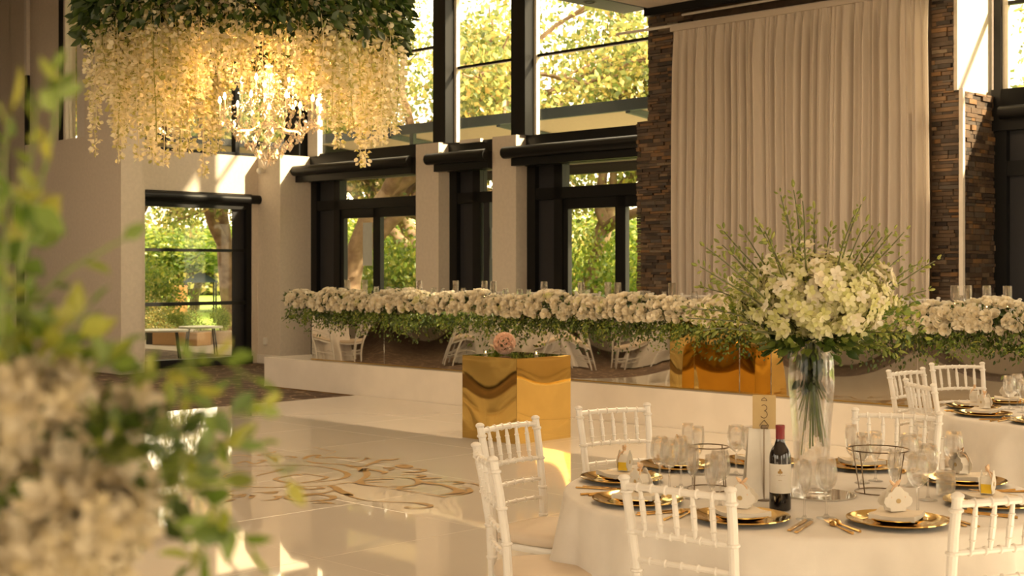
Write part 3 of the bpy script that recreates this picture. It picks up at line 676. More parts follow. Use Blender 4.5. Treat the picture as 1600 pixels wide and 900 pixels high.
def setting(C, ang, where, fav, tl_, zt=TH+.0015, rad=.70):
    a = math.radians(ang); e = Vector((math.cos(a), math.sin(a), 0)); s = Vector((-e.y, e.x, 0)); c = C+e*rad; rz = a+PI/2   # local -y points outwards
    put('charger', (c.x,c.y,zt), rz, 'round gold charger plate '+where, 'gold charger plates on '+tl_)
    put('side', (c.x,c.y,zt+.0065), rz, 'small gold plate under the napkin '+where, 'small gold plates on '+tl_)
    put('napkin', (c.x,c.y,zt+.021), rz+PI/4, 'folded cream napkin '+where, 'napkins on '+tl_)
    q = c-e*.012
    put(fav, (q.x,q.y,zt+.043), rz, ('yellow-sided' if fav == 'fy' else 'cream')+' favour box '+where, 'favour boxes on '+tl_)
    for k, (off, key, lab) in enumerate(((.195,'knife','inner gold knife'),(.222,'knife','outer gold knife'),(-.195,'fork','inner gold fork'),(-.225,'fork','outer gold fork'))):
        p = c-s*off*(-1) if False else c+s*off; p = p+e*(.02 if k % 2 else 0)
        put(key, (p.x,p.y,zt), rz+random.uniform(-.06,.06), lab+' '+where, 'gold cutlery on '+tl_)
random.seed(11)
WH = {161:'at the left rear of the front table', 203:'at the left edge of the front table', 242:'in front of the wine bottle', 285:'at the centre front of the front table',
      332:'at the right front by the corner chair', 13:'at the far right of the front table', 56:'behind the wire stand on the right', 92:'hidden behind the vase', 124:'behind the left stemmed glasses'}
for a, f in ((161,'fy'),(203,'fw'),(242,'fw'),(285,'fw'),(332,'fy'),(13,'fw'),(56,'fw'),(92,'fw'),(124,'fy')): setting(TC, a, WH[a], f, 'the front table')
for a, wv in ((152,'nearest the rear chair of the right rear table'),(186,'at the left edge of the right rear table'),(222,'at the near side of the right rear table'),(115,'at the far side of the right rear table')): setting(T2, a, wv, 'fw', 'the right rear table')

# ---------------- glasses
def glass_proto(kind):
    t = thing({'wine':'wine_glass','flute':'champagne_flute','tumbler':'water_tumbler','hurricane':'candle_cylinder'}[kind], 'x', 'candle holder' if kind == 'hurricane' else 'glass')
    g = M['glass']; n = 28
    if kind == 'wine':
        obj('bowl', MB().lathe([(.001,.0915),(.004,.092),(.016,.097),(.029,.112),(.036,.132),(.0375,.150),(.035,.175),(.030,.205),(.0295,.205),(.034,.175),(.0362,.150),(.0345,.132),(.0278,.114),(.015,.100),(.001,.097)], n), g, t, True, crease=None)
        obj('stem', MB().lathe([(.001,0),(.034,.0),(.034,.002),(.012,.006),(.0045,.016),(.0035,.05),(.0045,.088),(.006,.091),(.001,.0912)], n), g, t, True, crease=None)
    elif kind == 'flute':
        obj('bowl', MB().lathe([(.001,.0775),(.004,.078),(.011,.086),(.021,.110),(.0255,.140),(.026,.165),(.023,.200),(.0225,.200),(.0250,.165),(.0245,.140),(.0198,.112),(.0098,.090),(.001,.084)], n), g, t, True, crease=None)
        obj('stem', MB().lathe([(.001,0),(.030,.0),(.030,.002),(.010,.006),(.004,.016),(.0032,.045),(.004,.0765),(.001,.077)], n), g, t, True, crease=None)
    elif kind == 'tumbler':
        obj('wall', MB().lathe([(.001,0),(.030,0),(.033,.003),(.037,.06),(.036,.095),(.0345,.095),(.0350,.06),(.031,.014),(.001,.012)], n), g, t, True, crease=None)
        obj('water', MB().lathe([(.001,.013),(.0305,.015),(.0345,.055),(.001,.055)], n), M['pane'], t, True, crease=40)
    else:
        obj('cylinder', MB().lathe([(.038,0),(.038,.29),(.0355,.29),(.0355,.008),(.001,.006)], n), g, t, True, crease=None)
        obj('candle', MB().lathe([(.001,.008),(.022,.008),(.022,.10),(.001,.102)], 14), M['wax'], t, True)
        obj('flame', MB().lathe([(.001,.102),(.006,.112),(.004,.125),(.0005,.138)], 8), M['tealight'], t, True)
    return t
for k in ('wine','flute','tumbler','hurricane'): protos[k] = glass_proto(k)
GG = 'clear stemware on the front table'
gl = [('wine',1031,766,'leftmost of the front stemmed glasses, beside the yellow favour box'),('wine',1046,770,'second in the left cluster of stemmed glasses'),('flute',1064,762,'slanting behind the left pair of glasses'),
 ('flute',1091,742,'rearmost tall one of the left cluster'),('flute',1082,779,'in front of the left wire stand'),('flute',1112,800,'behind the front chair top rail, left of the bottle'),('wine',1125,794,'with a wide bowl left of the white tented card'),
 ('wine',1150,742,'tall, by the table number card'),('wine',1172,744,'partly behind the table number card'),('flute',1257,812,'right beside the wine bottle, before the vase'),('wine',1291,810,'before the mirror disc under the vase'),
 ('flute',1347,755,'inside the right wire stand, left one'),('flute',1368,752,'inside the right wire stand, right one'),('flute',1398,788,'behind the ornate cream favour box'),('wine',1434,804,'with large bowl nearest the right cluster front'),
 ('wine',1450,782,'large bowl at the rear of the right cluster'),('tumbler',1478,776,'holding water at the right'),('wine',1490,756,'behind the water tumbler'),('wine',1420,760,'behind the right cluster of glasses'),('flute',1075,735,'far one near the rear left plate'),('flute',1330,738,'beyond the right wire stand')]
for k, x, y, w in gl:
    p = PZ(x, y, TH); put(k, (p.x,p.y,TH+.001), random.uniform(0,6), ('stemmed wine glass ' if k == 'wine' else 'champagne flute ' if k == 'flute' else 'squat clear tumbler ')+w, GG)
for k, x, y, w in (('wine',1577,640,'tall one nearest the plates'),('wine',1590,637,'beside the tall one'),('flute',1597,645,'cut by the picture edge'),('wine',1612,650,'just past the picture edge')):
    p = PZ(x, y, TH); put(k, (p.x,p.y,TH+.001), 0, ('wine glass ' if k == 'wine' else 'champagne flute ')+'on the right rear table, '+w, 'stemware on the right rear table')

# ---------------- bottle, card, tent, stands, vase
p = PZ(1219, 797, TH)
bt = thing('wine_bottle', 'dark red wine bottle with cream label and red foil neck on the front table', 'bottle', (p.x,p.y,TH+.001))
obj('glass_body', MB().lathe([(.001,.004),(.033,.0),(.0375,.004),(.038,.01),(.038,.185),(.036,.20),(.030,.215),(.020,.23),(.0155,.245),(.0148,.262),(.0148,.295),(.001,.296)], 40), M['bottle'], bt, True)
obj('foil_capsule', MB().lathe([(.0156,.232+.018),(.0158,.285),(.0168,.288),(.0168,.297),(.0150,.299),(.001,.299)], 32), M['capsule'], bt, True)
m = MB(); vs = []; a0 = math.atan2(-p.y, -p.x)
for z in (.063,.165):
    for k in range(25): w = a0-1.45+2.9*k/24; vs.append((.0384*math.cos(w), .0384*math.sin(w), z))
m.add(vs, [(k,k+1,26+k,25+k) for k in range(24)]); lab = obj('label', m, M['card'], bt, True)
def on_cyl(shapes, r, name, mt):         # flat shapes (x,z) wrapped on the bottle
    mm = MB()
    for sh in shapes:
        mm.add([(r*math.cos(a0-x/r*-1*1.0), r*math.sin(a0+x/r), z) for x, z in sh], [tuple(range(len(sh)))])
    obj(name, mm, mt, lab)
def disc(cx, cz, rx, rz_, n=10): return [(cx+rx*math.cos(2*PI*k/n), cz+rz_*math.sin(2*PI*k/n)) for k in range(n)]
on_cyl([disc(-.0045,.137,.0042,.005), disc(.0045,.137,.0042,.005), disc(0,.144,.004,.0055), [(-.001,.127),(.001,.127),(.001,.137),(-.001,.137)]], .0387, 'emblem', M['goldvinyl'])
sc = []
for k in range(9): x = -.015+k*.0037; sc.append([(x,.1255+.0012*math.sin(k*2)),(x+.0028,.1255+.0012*math.cos(k*3)),(x+.0028,.1268),(x,.1266)])
for k in range(4): x = -.006+k*.0032; sc.append([(x,.1085),(x+.0022,.1085),(x+.0022,.1102),(x,.1102)])
on_cyl(sc, .0387, 'script_line', M['goldvinyl'])

p = PX(1194, 645, 4.93)
cd = thing('table_number_card', 'gold card printed with the number 3, held in a wire clip stand beside the bottle', 'table number', (p.x, p.y, TH+.001))
yaw = math.atan2(p.x, p.y)*-1
H0 = 1.017-TH
def rotm(loc=(0,0,0)): return Matrix.Translation(loc) @ Matrix.Rotation(yaw, 4, 'Z')
crd = obj('card', MB().bbox(-.042,.042,-.0008,.0008, H0-.005, H0+.119, .0002, rotm()), M['goldcard'], cd)
def seven(name, pts, w, parent, y=-.0016):
    mm = MB(); 
    for i in range(len(pts)-1):
        a, b = Vector((pts[i][0],0,pts[i][1])), Vector((pts[i+1][0],0,pts[i+1][1])); t = (b-a).normalized(); s_ = Vector((-t.z,0,t.x))*w/2; a = a-t*w*.3; b = b+t*w*.3
        q = [a-s_, b-s_, b+s_, a+s_]; mm.add([rotm() @ Vector((v.x, y, v.z)) for v in q], [(0,1,2,3)])
    return obj(name, mm, M['ink'], parent)
zc = H0+.060
arc = [(-.0115+.0,zc+.019)] + [(.011*math.cos(w)-.001, zc+.012+.011*math.sin(w)) for w in [PI*.75-k*PI*1.18/8 for k in range(9)]]
arc2 = [(.0125*math.cos(w)-.001, zc-.012+.0135*math.sin(w)) for w in [PI*.45-k*PI*1.28/9 for k in range(10)]]
seven('numeral', arc[1:]+arc2, .0022, crd)
seven('crown_emblem', [(-.010,H0+.099),(-.008,H0+.104),(-.004,H0+.106),(0,H0+.110),(.004,H0+.106),(.008,H0+.104),(.010,H0+.099),(-.010,H0+.099)], .0022, crd)
obj('rod', MB().tube([(0,.004,.004),(0,.004,H0+.01)], .0028, 8).lathe([(.001,0),(.03,0),(.03,.003),(.001,.005)], 20, (0,.004,0)), M['wire'], cd, True)
obj('clip', MB().tube([rotm() @ Vector(q) for q in ((-.012,-.003,H0-.004),(-.016,-.003,H0+.008),(0,-.003,H0+.028),(.016,-.003,H0+.008),(.012,-.003,H0-.004),(-.012,-.003,H0-.004))], .0014, 6).bbox(-.010,.010,-.005,.004,H0-.004,H0+.010,.002,rotm()), M['wire'], cd)
p = PZ(1186, 780, TH)
tn = thing('menu_card', 'tall white tapered tent card standing left of the wine bottle', 'card', (p.x,p.y,TH+.001), .15)
for s in (1,-1):
    mt = Matrix.Translation((0, s*.028, 0)) @ Matrix.Rotation(s*.105, 4, 'X')
    obj('panel', MB().prism([(-.062,0),(.060,0),(.040,.265),(-.040,.265)], -.0007, .0007, mt), M['card'], tn)
def wire_stand(px, py, label, topr=.115):
    p = PZ(px, py, TH); t = thing('wire_stand', label, 'stand', (p.x,p.y,TH+.001), .3, 'round bronze wire stands')
    for nm, r, z in (('top_ring', topr, .165), ('base_ring', .085, .004)):
        pts = [(r*math.cos(2*PI*k/40), r*math.sin(2*PI*k/40), z) for k in range(41)]; obj(nm, MB().tube(pts, .0026, 6, False), M['wire'], t, True)
    for k in range(4):
        w = k*PI/2+.4; obj('leg', MB().tube([(.085*math.cos(w),.085*math.sin(w),.004),(topr*math.cos(w),topr*math.sin(w),.165)], .0024, 6), M['wire'], t, True)
wire_stand(1372, 770, 'bronze wire ring stand right of the vase, taller ring on four legs'); wire_stand(1108, 765, 'bronze wire ring stand among the left cluster of glasses', .075)
p = PZ(1268, 774, TH); VP = p.copy()
tag(obj('mirror_disc', MB().lathe([(.001,0),(.135,0),(.135,.005),(.001,.005)], 48), M['mirrordisc'], None, True, loc=(p.x+.03,p.y,TH+.001)), 'round mirror disc under the tall glass vase', 'mirror')
vz = thing('tall_vase', 'tall clear glass vase holding the orchid arrangement on the front table', 'vase', (p.x,p.y,TH+.0065))
obj('glass_wall', MB().lathe([(.001,.0),(.070,.0),(.074,.006),(.070,.05),(.066,.12),(.070,.22),(.080,.34),(.086,.42),(.083,.50),(.070,.565),(.068,.565),(.081,.50),(.083,.42),(.077,.34),(.067,.22),(.062,.12),(.064,.03),(.001,.02)], 48), M['glass'], vz, True, crease=None)

# ---------------- gold cube with the rose ball
gc = thing('gold_cube_plinth', 'mirror-gold cube plinth standing on the dance floor before the head table', 'plinth', W(-8.88, 8.94, .02), R0)
def panel(name, w, h, mt, parent, M4, n=14, amp=.006, ph=0.0, th=.004):
    vs = []; fs = []
    for j in range(n+1):
        for i in range(n+1):
            x = i/n; z = j/n; d = amp*math.sin(PI*x)*math.cos(PI*z*1.0+ph); vs.append(M4 @ Vector(((x-.5)*w, -d, z*h)))
    for j in range(n):
        for i in range(n): a = j*(n+1)+i; fs.append((a,a+1,a+n+2,a+n+1))
    return obj(name, MB().add(vs, fs), mt, parent, True, crease=None)
hw = .36
for k, (nm, mt) in enumerate((('front_panel', 'goldmirror'), ('side_panel', 'goldmirror'), ('rear_panel','goldmirror'), ('side_panel','goldmirror'))):
    M4 = Matrix.Rotation(k*PI/2, 4, 'Z') @ Matrix.Translation((0,-hw,0)); panel(nm, 2*hw-.004, .765, M[mt], gc, M4, amp=.006 if k < 2 else 0, ph=.0)
obj('top_panel', MB().bbox(-hw,hw,-hw,hw,.765,.772,.002), M['goldmirror'], gc)
obj('core', MB().box(-hw+.03,hw-.03,-hw+.03,hw-.03,0,.76), M['black'], gc)
def rose(name, mt, seed, petals=((4,.010,.55),(5,.018,.45),(6,.027,.25)), R=.035):
    r_ = random.Random(seed); V = []; F = []
    for cnt, rad, op in petals:
        for k in range(cnt):
            w0 = 2*PI*(k+r_.random()*.4)/cnt; wd = 2.6/cnt*1.25; b = len(V)
            for i in range(3):
                for j in range(3):
                    t = i/2; w = w0+(j-1)*wd*(.55+.45*math.sin(PI*(t*.6+.2))); rr = rad*(.35+.85*math.sin(t*PI*.62))+ (.006 if t == 1 else 0)*(1-op)*2
                    V.append((rr*math.cos(w), rr*math.sin(w), -.02+t*(.030+op*.014)-(.004*abs(j-1) if t == 1 else 0)))
            for i in range(2):
                for j in range(2): a = b+i*3+j; F.append((a,a+1,a+4,a+3))
    V = np.array(V)*(R/.035); return V, np.array(F)
def fib(n, jit=0):
    P = []
    for i in range(n):
        z = 1-2*(i+.5)/n; r = math.sqrt(1-z*z); w = i*2.39996; P.append((r*math.cos(w), r*math.sin(w), z))
    return np.array(P)
rb = thing('rose_ball', 'ball of blush pink roses on the gold cube plinth', 'flowers', W(-8.95, 8.85, .793+.11))
rv, rf = rose('pink_rose', None, 3, R=.034); me = np_mesh('rose', rv, rf, M['petal_pink'], True)
for d in fib(46):
    o = link('rose', me, rb); o.location = tuple(d*.088); o.rotation_euler = Vector(d).to_track_quat('Z','Y').to_euler()
obj('moss_core', MB().ball((0,0,0), .088, 16), M['leaf_mid'] , rb, True)
for k, (u, v, lb) in enumerate(((-8.66,8.98,'small glass votive with lit tealight at the right of the gold cube top'),(-9.1,8.75,'small glass votive with lit tealight at the left of the gold cube top'))):
    t = thing('votive_candle', lb, 'candle', W(u, v, .793), 0, 'votive candles on the gold cube')
    obj('cup', MB().lathe([(.022,0),(.024,.05),(.022,.05),(.020,.005),(.001,.004)], 16), M['glass'], t, True); obj('wax', MB().lathe([(.001,.005),(.018,.005),(.018,.016),(.001,.017)], 12), M['wax'], t)
    obj('flame', MB().lathe([(.001,.017),(.004,.024),(.0005,.036)], 8), M['tealight'], t)
tg = thing('greenery_sprig', 'loose green sprigs lying left of the rose ball on the gold cube', 'foliage', W(-9.08, 8.9, .793))
n = 60; P = np.c_[rng.normal(0,.05,n), rng.normal(0,.04,n), rng.uniform(.005,.03,n)]; D = np.c_[rng.normal(size=(n,2)), rng.uniform(-.1,.4,n)]
V, F = scatter(*LEAF, P, frames(D), rng.uniform(.03,.05,n)); o = link('leaves', np_mesh('leaves', V, F, M['leaf_green']), tg); o['kind'] = 'stuff'

# ---------------- head tables
SZ = .40; HV = 10.70
def head_table(u0, u1, mt, label, segs=1, amp=.005, seed=0):
    t = thing('mirrored_table' if mt == 'mirror' else 'gold_mirrored_table', label, 'table', W((u0+u1)/2, HV+.4, SZ+.001), R0, 'mirror-fronted head tables on the stage')
    w = u1-u0; ws = w/segs if isinstance(segs, int) else None
    edges = [-w/2+w*i/segs for i in range(segs+1)] if isinstance(segs, int) else [-w/2+w*f for f in segs]
    for i in range(len(edges)-1):
        a, b = edges[i], edges[i+1]; M4 = Matrix.Translation(((a+b)/2,-.40,.01)) @ Matrix.Rotation((i-(len(edges)-2)/2)*(-.03), 4, 'Z')
        panel('front_panel', b-a-.006, .73, M[mt], t, M4, n=16, amp=amp, ph=.15)
    for s in (-1,1): obj('end_panel', MB().bbox(s*w/2-.004-(0 if s > 0 else -.008)-.0,s*w/2+.004-.004,-.37,.38,.0,.74,.001), M[mt], t)
    obj('table_top', MB().bbox(-w/2+.002,w/2-.002,-.40,.40,.745,.762,.002), M[mt], t)
    obj('foot_trim', MB().box(-w/2+.002,w/2-.002,-.412,-.40,.0,.012), M['gold'], t); return t
nm = ['leftmost, whose end stands clear by the corner pier', 'second from the left end', 'third from the left, behind the gold cube', 'immediately left of the gold-fronted table']
for i in range(4): head_table(-14.45+1.5*i, -12.95+1.5*i, 'mirror', 'silver mirror-fronted head table, '+nm[i])
head_table(-8.45, -7.24, 'goldmirror', 'gold mirror-fronted centre table of the head table row', [0,.25,.70,1.0], .004)
nm = ['immediately right of the gold table, behind the tall vase', 'behind the chairs of the right rear table', 'running out of the picture at the right']
for i in range(3): head_table(-7.24+1.5*i, -5.74+1.5*i, 'mirror', 'silver mirror-fronted head table, '+nm[i])

# chairs behind and glassware upon the head table
hs = 'white chairs seated behind the flower-edged head table'
ORD = ['leftmost','second','third','fourth','fifth','sixth','seventh','eighth','ninth','tenth','eleventh','twelfth','thirteenth','fourteenth','fifteenth','sixteenth','seventeenth','eighteenth']
for k, u in enumerate((-13.9,-13.1,-12.3,-11.5,-10.7,-9.9,-9.1,-8.1,-7.5,-6.4,-5.6)):
    b = W(u, 11.98); f = W(0, -1)
    chair(b.x, b.y, f.x, f.y, 'white chair tucked behind the head table garland, '+ORD[k]+' from the left', hs, SZ+.001)
random.seed(5)
def pu(px, v):   # u of bearing px on plane v
    r = (px-800)/FPX; return v*(r-1)/(1+r)
hx = [543,570,588,607,620,655,678,692,712,724,757,771,790,812,826,850,862,880,908,918,950,965,1002,1012,1038,1050,1085,1425,1492,1502,1512,1542,1551,1563,1570,1574]
kinds = ['hurricane','hurricane','wine','wine','flute','hurricane','wine','flute','hurricane','wine']
cn = {}
for i, x in enumerate(hx):
    v = 11.0+random.uniform(-.05,.1); u = pu(x, v); p = W(u, v, SZ+.765); k = kinds[i % len(kinds)]
    side = ('above the left mirrored tables' if x < 720 else 'above the middle mirrored tables' if x < 1000 else 'above the gold table' if x < 1200 else 'above the right mirrored tables')
    put(k, p, 0, {'hurricane':'lit candle in a glass cylinder','wine':'wine glass','flute':'champagne flute'}[k]+' behind the garland, '+ORD[cn.setdefault(k, 0)]+' of its kind from the left', 'glassware behind the head table garland'); cn[k] += 1
# ================================================================ FLOWERS
# garland along the head table
gar = thing('flower_garland', 'long garland of white roses and trailing greenery along the head table front', 'flowers', W(-7.8, 10.6, SZ+.745), R0)
roses = [np_mesh('rose', *rose('r', None, s_, R=.042), M['petal'], True) for s_ in (1,2,5)]
rl = np_mesh('rose', *rose('r', None, 9, R=.040), M['petal_lime'], True)
g0, g1 = -14.62+7.8, -2.6+7.8
def gpoint(n, lo=-.2, hi=1.0):
    x = rng.uniform(g0, g1, n); a = rng.uniform(lo*PI, hi*PI*.62, n)          # angle round the body: 0 = facing front
    return x, a
vis = []; rest = []
N1 = 1500
xs = np.linspace(g0, g1, N1)+rng.normal(0,.012,N1); an = rng.uniform(-.32, 1.9, N1)
for i in range(N1):
    k = 1+.18*math.sin(xs[i]*5.1)+.12*math.sin(xs[i]*11.3+1)
    r1 = .15*k+rng.uniform(-.015,.02); y = -.03-r1*math.cos(an[i])*1.05; z = .0+r1*math.sin(an[i])*1.05+.0
    P = np.array([xs[i], y, z]); D = np.array([rng.normal(0,.25), -math.cos(an[i])+rng.normal(0,.2), math.sin(an[i])+rng.normal(0,.2)])
    u = xs[i]-7.8; sc_ = rng.uniform(.72,1.2)
    infr = u < -4.9 and an[i] < 1.35
    (vis if infr else rest).append((P, D, sc_))
rng.shuffle(vis) if False else None
idx = rng.permutation(len(vis)); chosen = [vis[i] for i in idx[:270]]; rest += [vis[i] for i in idx[270:]]
for i, (P, D, s_) in enumerate(chosen):
    o = link('rose', rl if i % 9 == 0 else roses[i % 3], gar); o.location = tuple(P); o.rotation_euler = Vector(D).to_track_quat('Z','Y').to_euler(); o.scale = (s_*1.08,)*3
def zframes(D):
    R = frames(D); return np.stack([R[:,:,0], -R[:,:,2], R[:,:,1]], axis=2)
rv, rf = rose('r', None, 4, R=.042)
P = np.array([q[0] for q in rest]); D = np.array([q[1] for q in rest]); s_ = np.array([q[2] for q in rest])
V, F = scatter(rv, rf, P, zframes(D), s_); o = link('rose_bed', np_mesh('rose_bed', V, F, M['petal'], True), gar); o['kind'] = 'stuff'
n = 17000; x = rng.uniform(g0-.12, g1, n); a = rng.uniform(-1.25, 1.9, n); r1 = rng.uniform(.03,.16,n)*(1+.15*np.sin(x*5.1))
P = np.c_[x, -.02-r1*np.cos(a)*1.0, np.where(a < -.1, -r1*1.0-rng.gamma(1.2,.05,n)*(1+.6*np.sin(x*4+1)), r1*np.sin(a))]
P[:,2] = np.maximum(P[:,2], -.40)
D = np.c_[rng.normal(0,.6,n), -np.abs(rng.normal(.5,.5,n)), np.where(P[:,2] < 0, -1.0, .5)+rng.normal(0,.5,n)]
V, F = scatter(*LEAF, P, frames(D), rng.uniform(.022,.055,n)); o = link('greenery', np_mesh('greenery', V, F, M['leaf_mid']), gar); o['kind'] = 'stuff'
# trailing fronds
n = 4200; x0 = rng.uniform(g0-.1, g1, 210); ln = rng.uniform(.12,.30,210); ii = rng.integers(0,210,n); t = rng.uniform(0,1,n)
P = np.c_[x0[ii]+rng.normal(0,.012,n)+.10*t*np.sin(x0[ii]*31), -.15-.07*np.sin(t*1.8)+rng.normal(0,.012,n), -.06-ln[ii]*t]
D = np.c_[rng.normal(0,1,n), rng.normal(-.2,.6,n), -.7+rng.normal(0,.3,n)]
V, F = scatter(*LEAF, P, frames(D), rng.uniform(.02,.04,n)); o = link('trailing_fronds', np_mesh('trailing_fronds', V, F, M['leaf_green']), gar); o['kind'] = 'stuff'

# blossoms: orchid head with five petals and lip
def orchid(seed, R=.030, cup=.25):
    r_ = random.Random(seed); V = []; F = []
    for k in range(5):
        w = 2*PI*k/5+r_.uniform(-.12,.12); l = R*r_.uniform(.85,1.1); wd = R*r_.uniform(.38,.52); ca, sa = math.cos(w), math.sin(w); b = len(V)
        for t, ww, zz in ((.0,.15,0),(.4,.9,cup*.25),(.75,.95,cup*.7),(1.0,.25,cup*1.0*r_.uniform(.6,1.4))):
            for s in (-1,0,1): px_, py_ = l*t, s*wd*ww*.5*1.6; V.append((ca*px_-sa*py_, sa*px_+ca*py_, zz*R-(.10*R if s == 0 else 0)))
        for i in range(3):
            for j in range(2): a = b+i*3+j; F.append((a,a+1,a+4,a+3))
    b = len(V); V += [(-.12*R,0,0),(.12*R,0,0),(.16*R,-.25*R,.35*R),(-.16*R,-.25*R,.35*R)]; F.append((b,b+1,b+2,b+3))
    return np.array(V), np.array(F)
# tall centre arrangement
VT = Vector((VP.x, VP.y, TH+.565)); random.seed(21)
ar = thing('orchid_arrangement', 'large fan-shaped arrangement of white and lime orchids with budding branches in the tall vase', 'flowers', VT)
tips = [(515,55),(450,80),(620,165),(855,125),(925,250),(1070,265),(1225,410),(340,235),(165,262),(270,275),(75,345),(45,440),(155,330),(60,545),(130,490),(1060,385),(820,180),(480,170),(560,110),(1010,265),(960,290),
 (870,230),(1150,420),(0,650),(-20,700),(60,760),(1100,640),(1050,770),(700,260),(370,260),(240,500),(1180,560),(1020,860),(220,390)]
bm, blist = None, []
for ti, (cx, cy) in enumerate(tips):
    T = PX(1080+cx/3.215, 280+cy/3.215, VP.y+random.uniform(-.36,.12)); L = T-VT; ln = L.length
    mid = L*.5+Vector((0,0,(.06 if cy < 500 else .12)*ln)); pts = []
    for k in range(13):
        t = k/12; pts.append((1-t)**2*Vector((0,0,-.02))+2*t*(1-t)*mid+t*t*L+Vector((math.sin(t*9+ti),math.cos(t*7+ti),math.sin(t*8+2*ti)))*.006*math.sin(t*PI))
    m = MB().tube(pts, [.0054-.0034*k/12 for k in range(13)], 5)
    br = obj('branch', m, M['twig'], ar, True)
    bp = []; bd = []; nb = 16
    for k in range(nb):
        t = .42+.58*k/(nb-1); q = pts[min(int(t*12),12)].lerp(pts[min(int(t*12)+1,12)], (t*12) % 1); d = (pts[-1]-pts[-3]).normalized()
        s = Vector((random.gauss(0,1),random.gauss(0,1),random.gauss(0,1))); s = (s-d*s.dot(d)).normalized(); dd = (d*.7+s*(.9 if k < nb-1 else .1)).normalized()
        st_ = q+dd*.012; bp.append(tuple(st_)); bd.append(tuple(dd))
        if random.random() < .55:
            dd2 = (d*.7-s*.8).normalized(); bp.append(tuple(q+dd2*.010)); bd.append(tuple(dd2))
    bv = []; bf = []
    prof = MB().lathe([(.0002,0),(.10,.12),(.20,.4),(.19,.65),(.10,.88),(.0005,1)], 6); pv = np.array([(a,c,b) for a,b,c in prof.v]); pf = np.array(prof.f)
    V, F = scatter(pv, pf, np.array(bp), frames(np.array(bd)), rng.uniform(.016,.033,len(bp)))
    link('buds', np_mesh('buds', V, F, M['bud'], True), br)
orch = [np_mesh('orchid', *orchid(s_), M['petal'], True) for s_ in (1,2,3)]; orl = [np_mesh('orchid', *orchid(s_, .026, .5), M['petal_lime'], True) for s_ in (4,5)]
def cluster(n, cpx, cpy, rx, rz, ry, meshes, parent, origin, rest_name=None, lim=999, smin=.8, smax=1.35, shell=.45, up=.25, d0=None):
    C = PX(cpx, cpy, d0 or VP.y)-origin; out = []
    while len(out) < n:
        d = rng.normal(size=3); d /= np.linalg.norm(d); r = rng.uniform(shell, 1)
        if d[2] < -.75: continue
        p = np.array([d[0]*rx, d[1]*ry, d[2]*rz])*r; out.append((p+np.array(C), d+np.array([0,0,up])+rng.normal(0,.35,3)))
    for i, (p, d) in enumerate(out):
        if i >= lim: break
        o = link('orchid', meshes[i % len(meshes)], parent); o.location = tuple(p); o.rotation_euler = Vector(d).to_track_quat('Z','Y').to_euler(); s_ = rng.uniform(smin, smax); o.scale = (s_,)*3
cluster(225, 1276, 455, .325, .175, .25, orch, ar, VT, smin=.75, smax=1.25)
cluster(90, 1262, 500, .25, .105, .22, orl, ar, VT, up=-.1)
# blossom filling behind the front ones, foliage and stems
n = 900; d = rng.normal(size=(n,3)); d /= np.linalg.norm(d,axis=1)[:,None]; r = rng.uniform(.5,1.0,n)[:,None]; C = np.array(PX(1274,465,VP.y)-VT)
V, F = scatter(*orchid(8), d*r*np.array([.32,.24,.17])+C, zframes(d), rng.uniform(.7,1.1,n)); o = link('inner_blossoms', np_mesh('inner_blossoms', V, F, M['petal_lime'], True), ar); o['kind'] = 'stuff'
n = 300; d = rng.normal(size=(n,3)); d[:,2] = -np.abs(d[:,2])*.35; d /= np.linalg.norm(d,axis=1)[:,None]; r = rng.uniform(.25,1,n)[:,None]
V, F = scatter(*LEAF, d*r*np.array([.20,.18,.12])+np.array(PX(1268,525,VP.y)-VT), frames(d), rng.uniform(.03,.065,n)); o = link('foliage', np_mesh('foliage', V, F, M['leaf_mid']), ar); o['kind'] = 'stuff'
for sx, k in ((-1,1),(1,2),(1,3),(-1,4)):
    n = 120; t = rng.uniform(.15,1,n); L = np.array([sx*(.42 if k < 3 else .34), rng.uniform(-.1,.1), -.02 if k < 3 else .05])
    P = t[:,None]*L+np.c_[rng.normal(0,.025,n),rng.normal(0,.03,n),.10*np.sin(t*2.2)+rng.normal(0,.02,n)]; D = L[None]*2+rng.normal(0,.7,(n,3))
    V, F = scatter(*LEAF, P, frames(D), rng.uniform(.018,.036,n)); o = link('side_spray', np_mesh('side_spray', V, F, M['leaf_green']), ar); o['kind'] = 'stuff'
for k in range(30):
    a = random.uniform(0, 2*PI); r = random.uniform(.01,.055); zb = -random.uniform(.16,.42); sp = random.uniform(.02,.062); a2 = a+PI+random.uniform(-.6,.6)
    obj('flower_stem', MB().tube([(r*math.cos(a),r*math.sin(a),.06),(r*.35*math.cos(a),r*.35*math.sin(a),-.06),(.3*sp*math.cos(a2),.3*sp*math.sin(a2),-.14),(sp*math.cos(a2),sp*math.sin(a2),zb)], [.0042,.0040,.0036,.003], 6), M['stem'], ar, True)
n = 90; P = np.c_[rng.normal(0,.022,n), rng.normal(0,.022,n), rng.uniform(-.14,.04,n)]; D = np.c_[rng.normal(0,.4,(n,2)), -np.ones(n)]
V, F = scatter(*LEAF, P, frames(D), rng.uniform(.04,.08,n)); o = link('neck_leaves', np_mesh('neck_leaves', V, F, M['leaf_dark']), ar); o['kind'] = 'stuff'

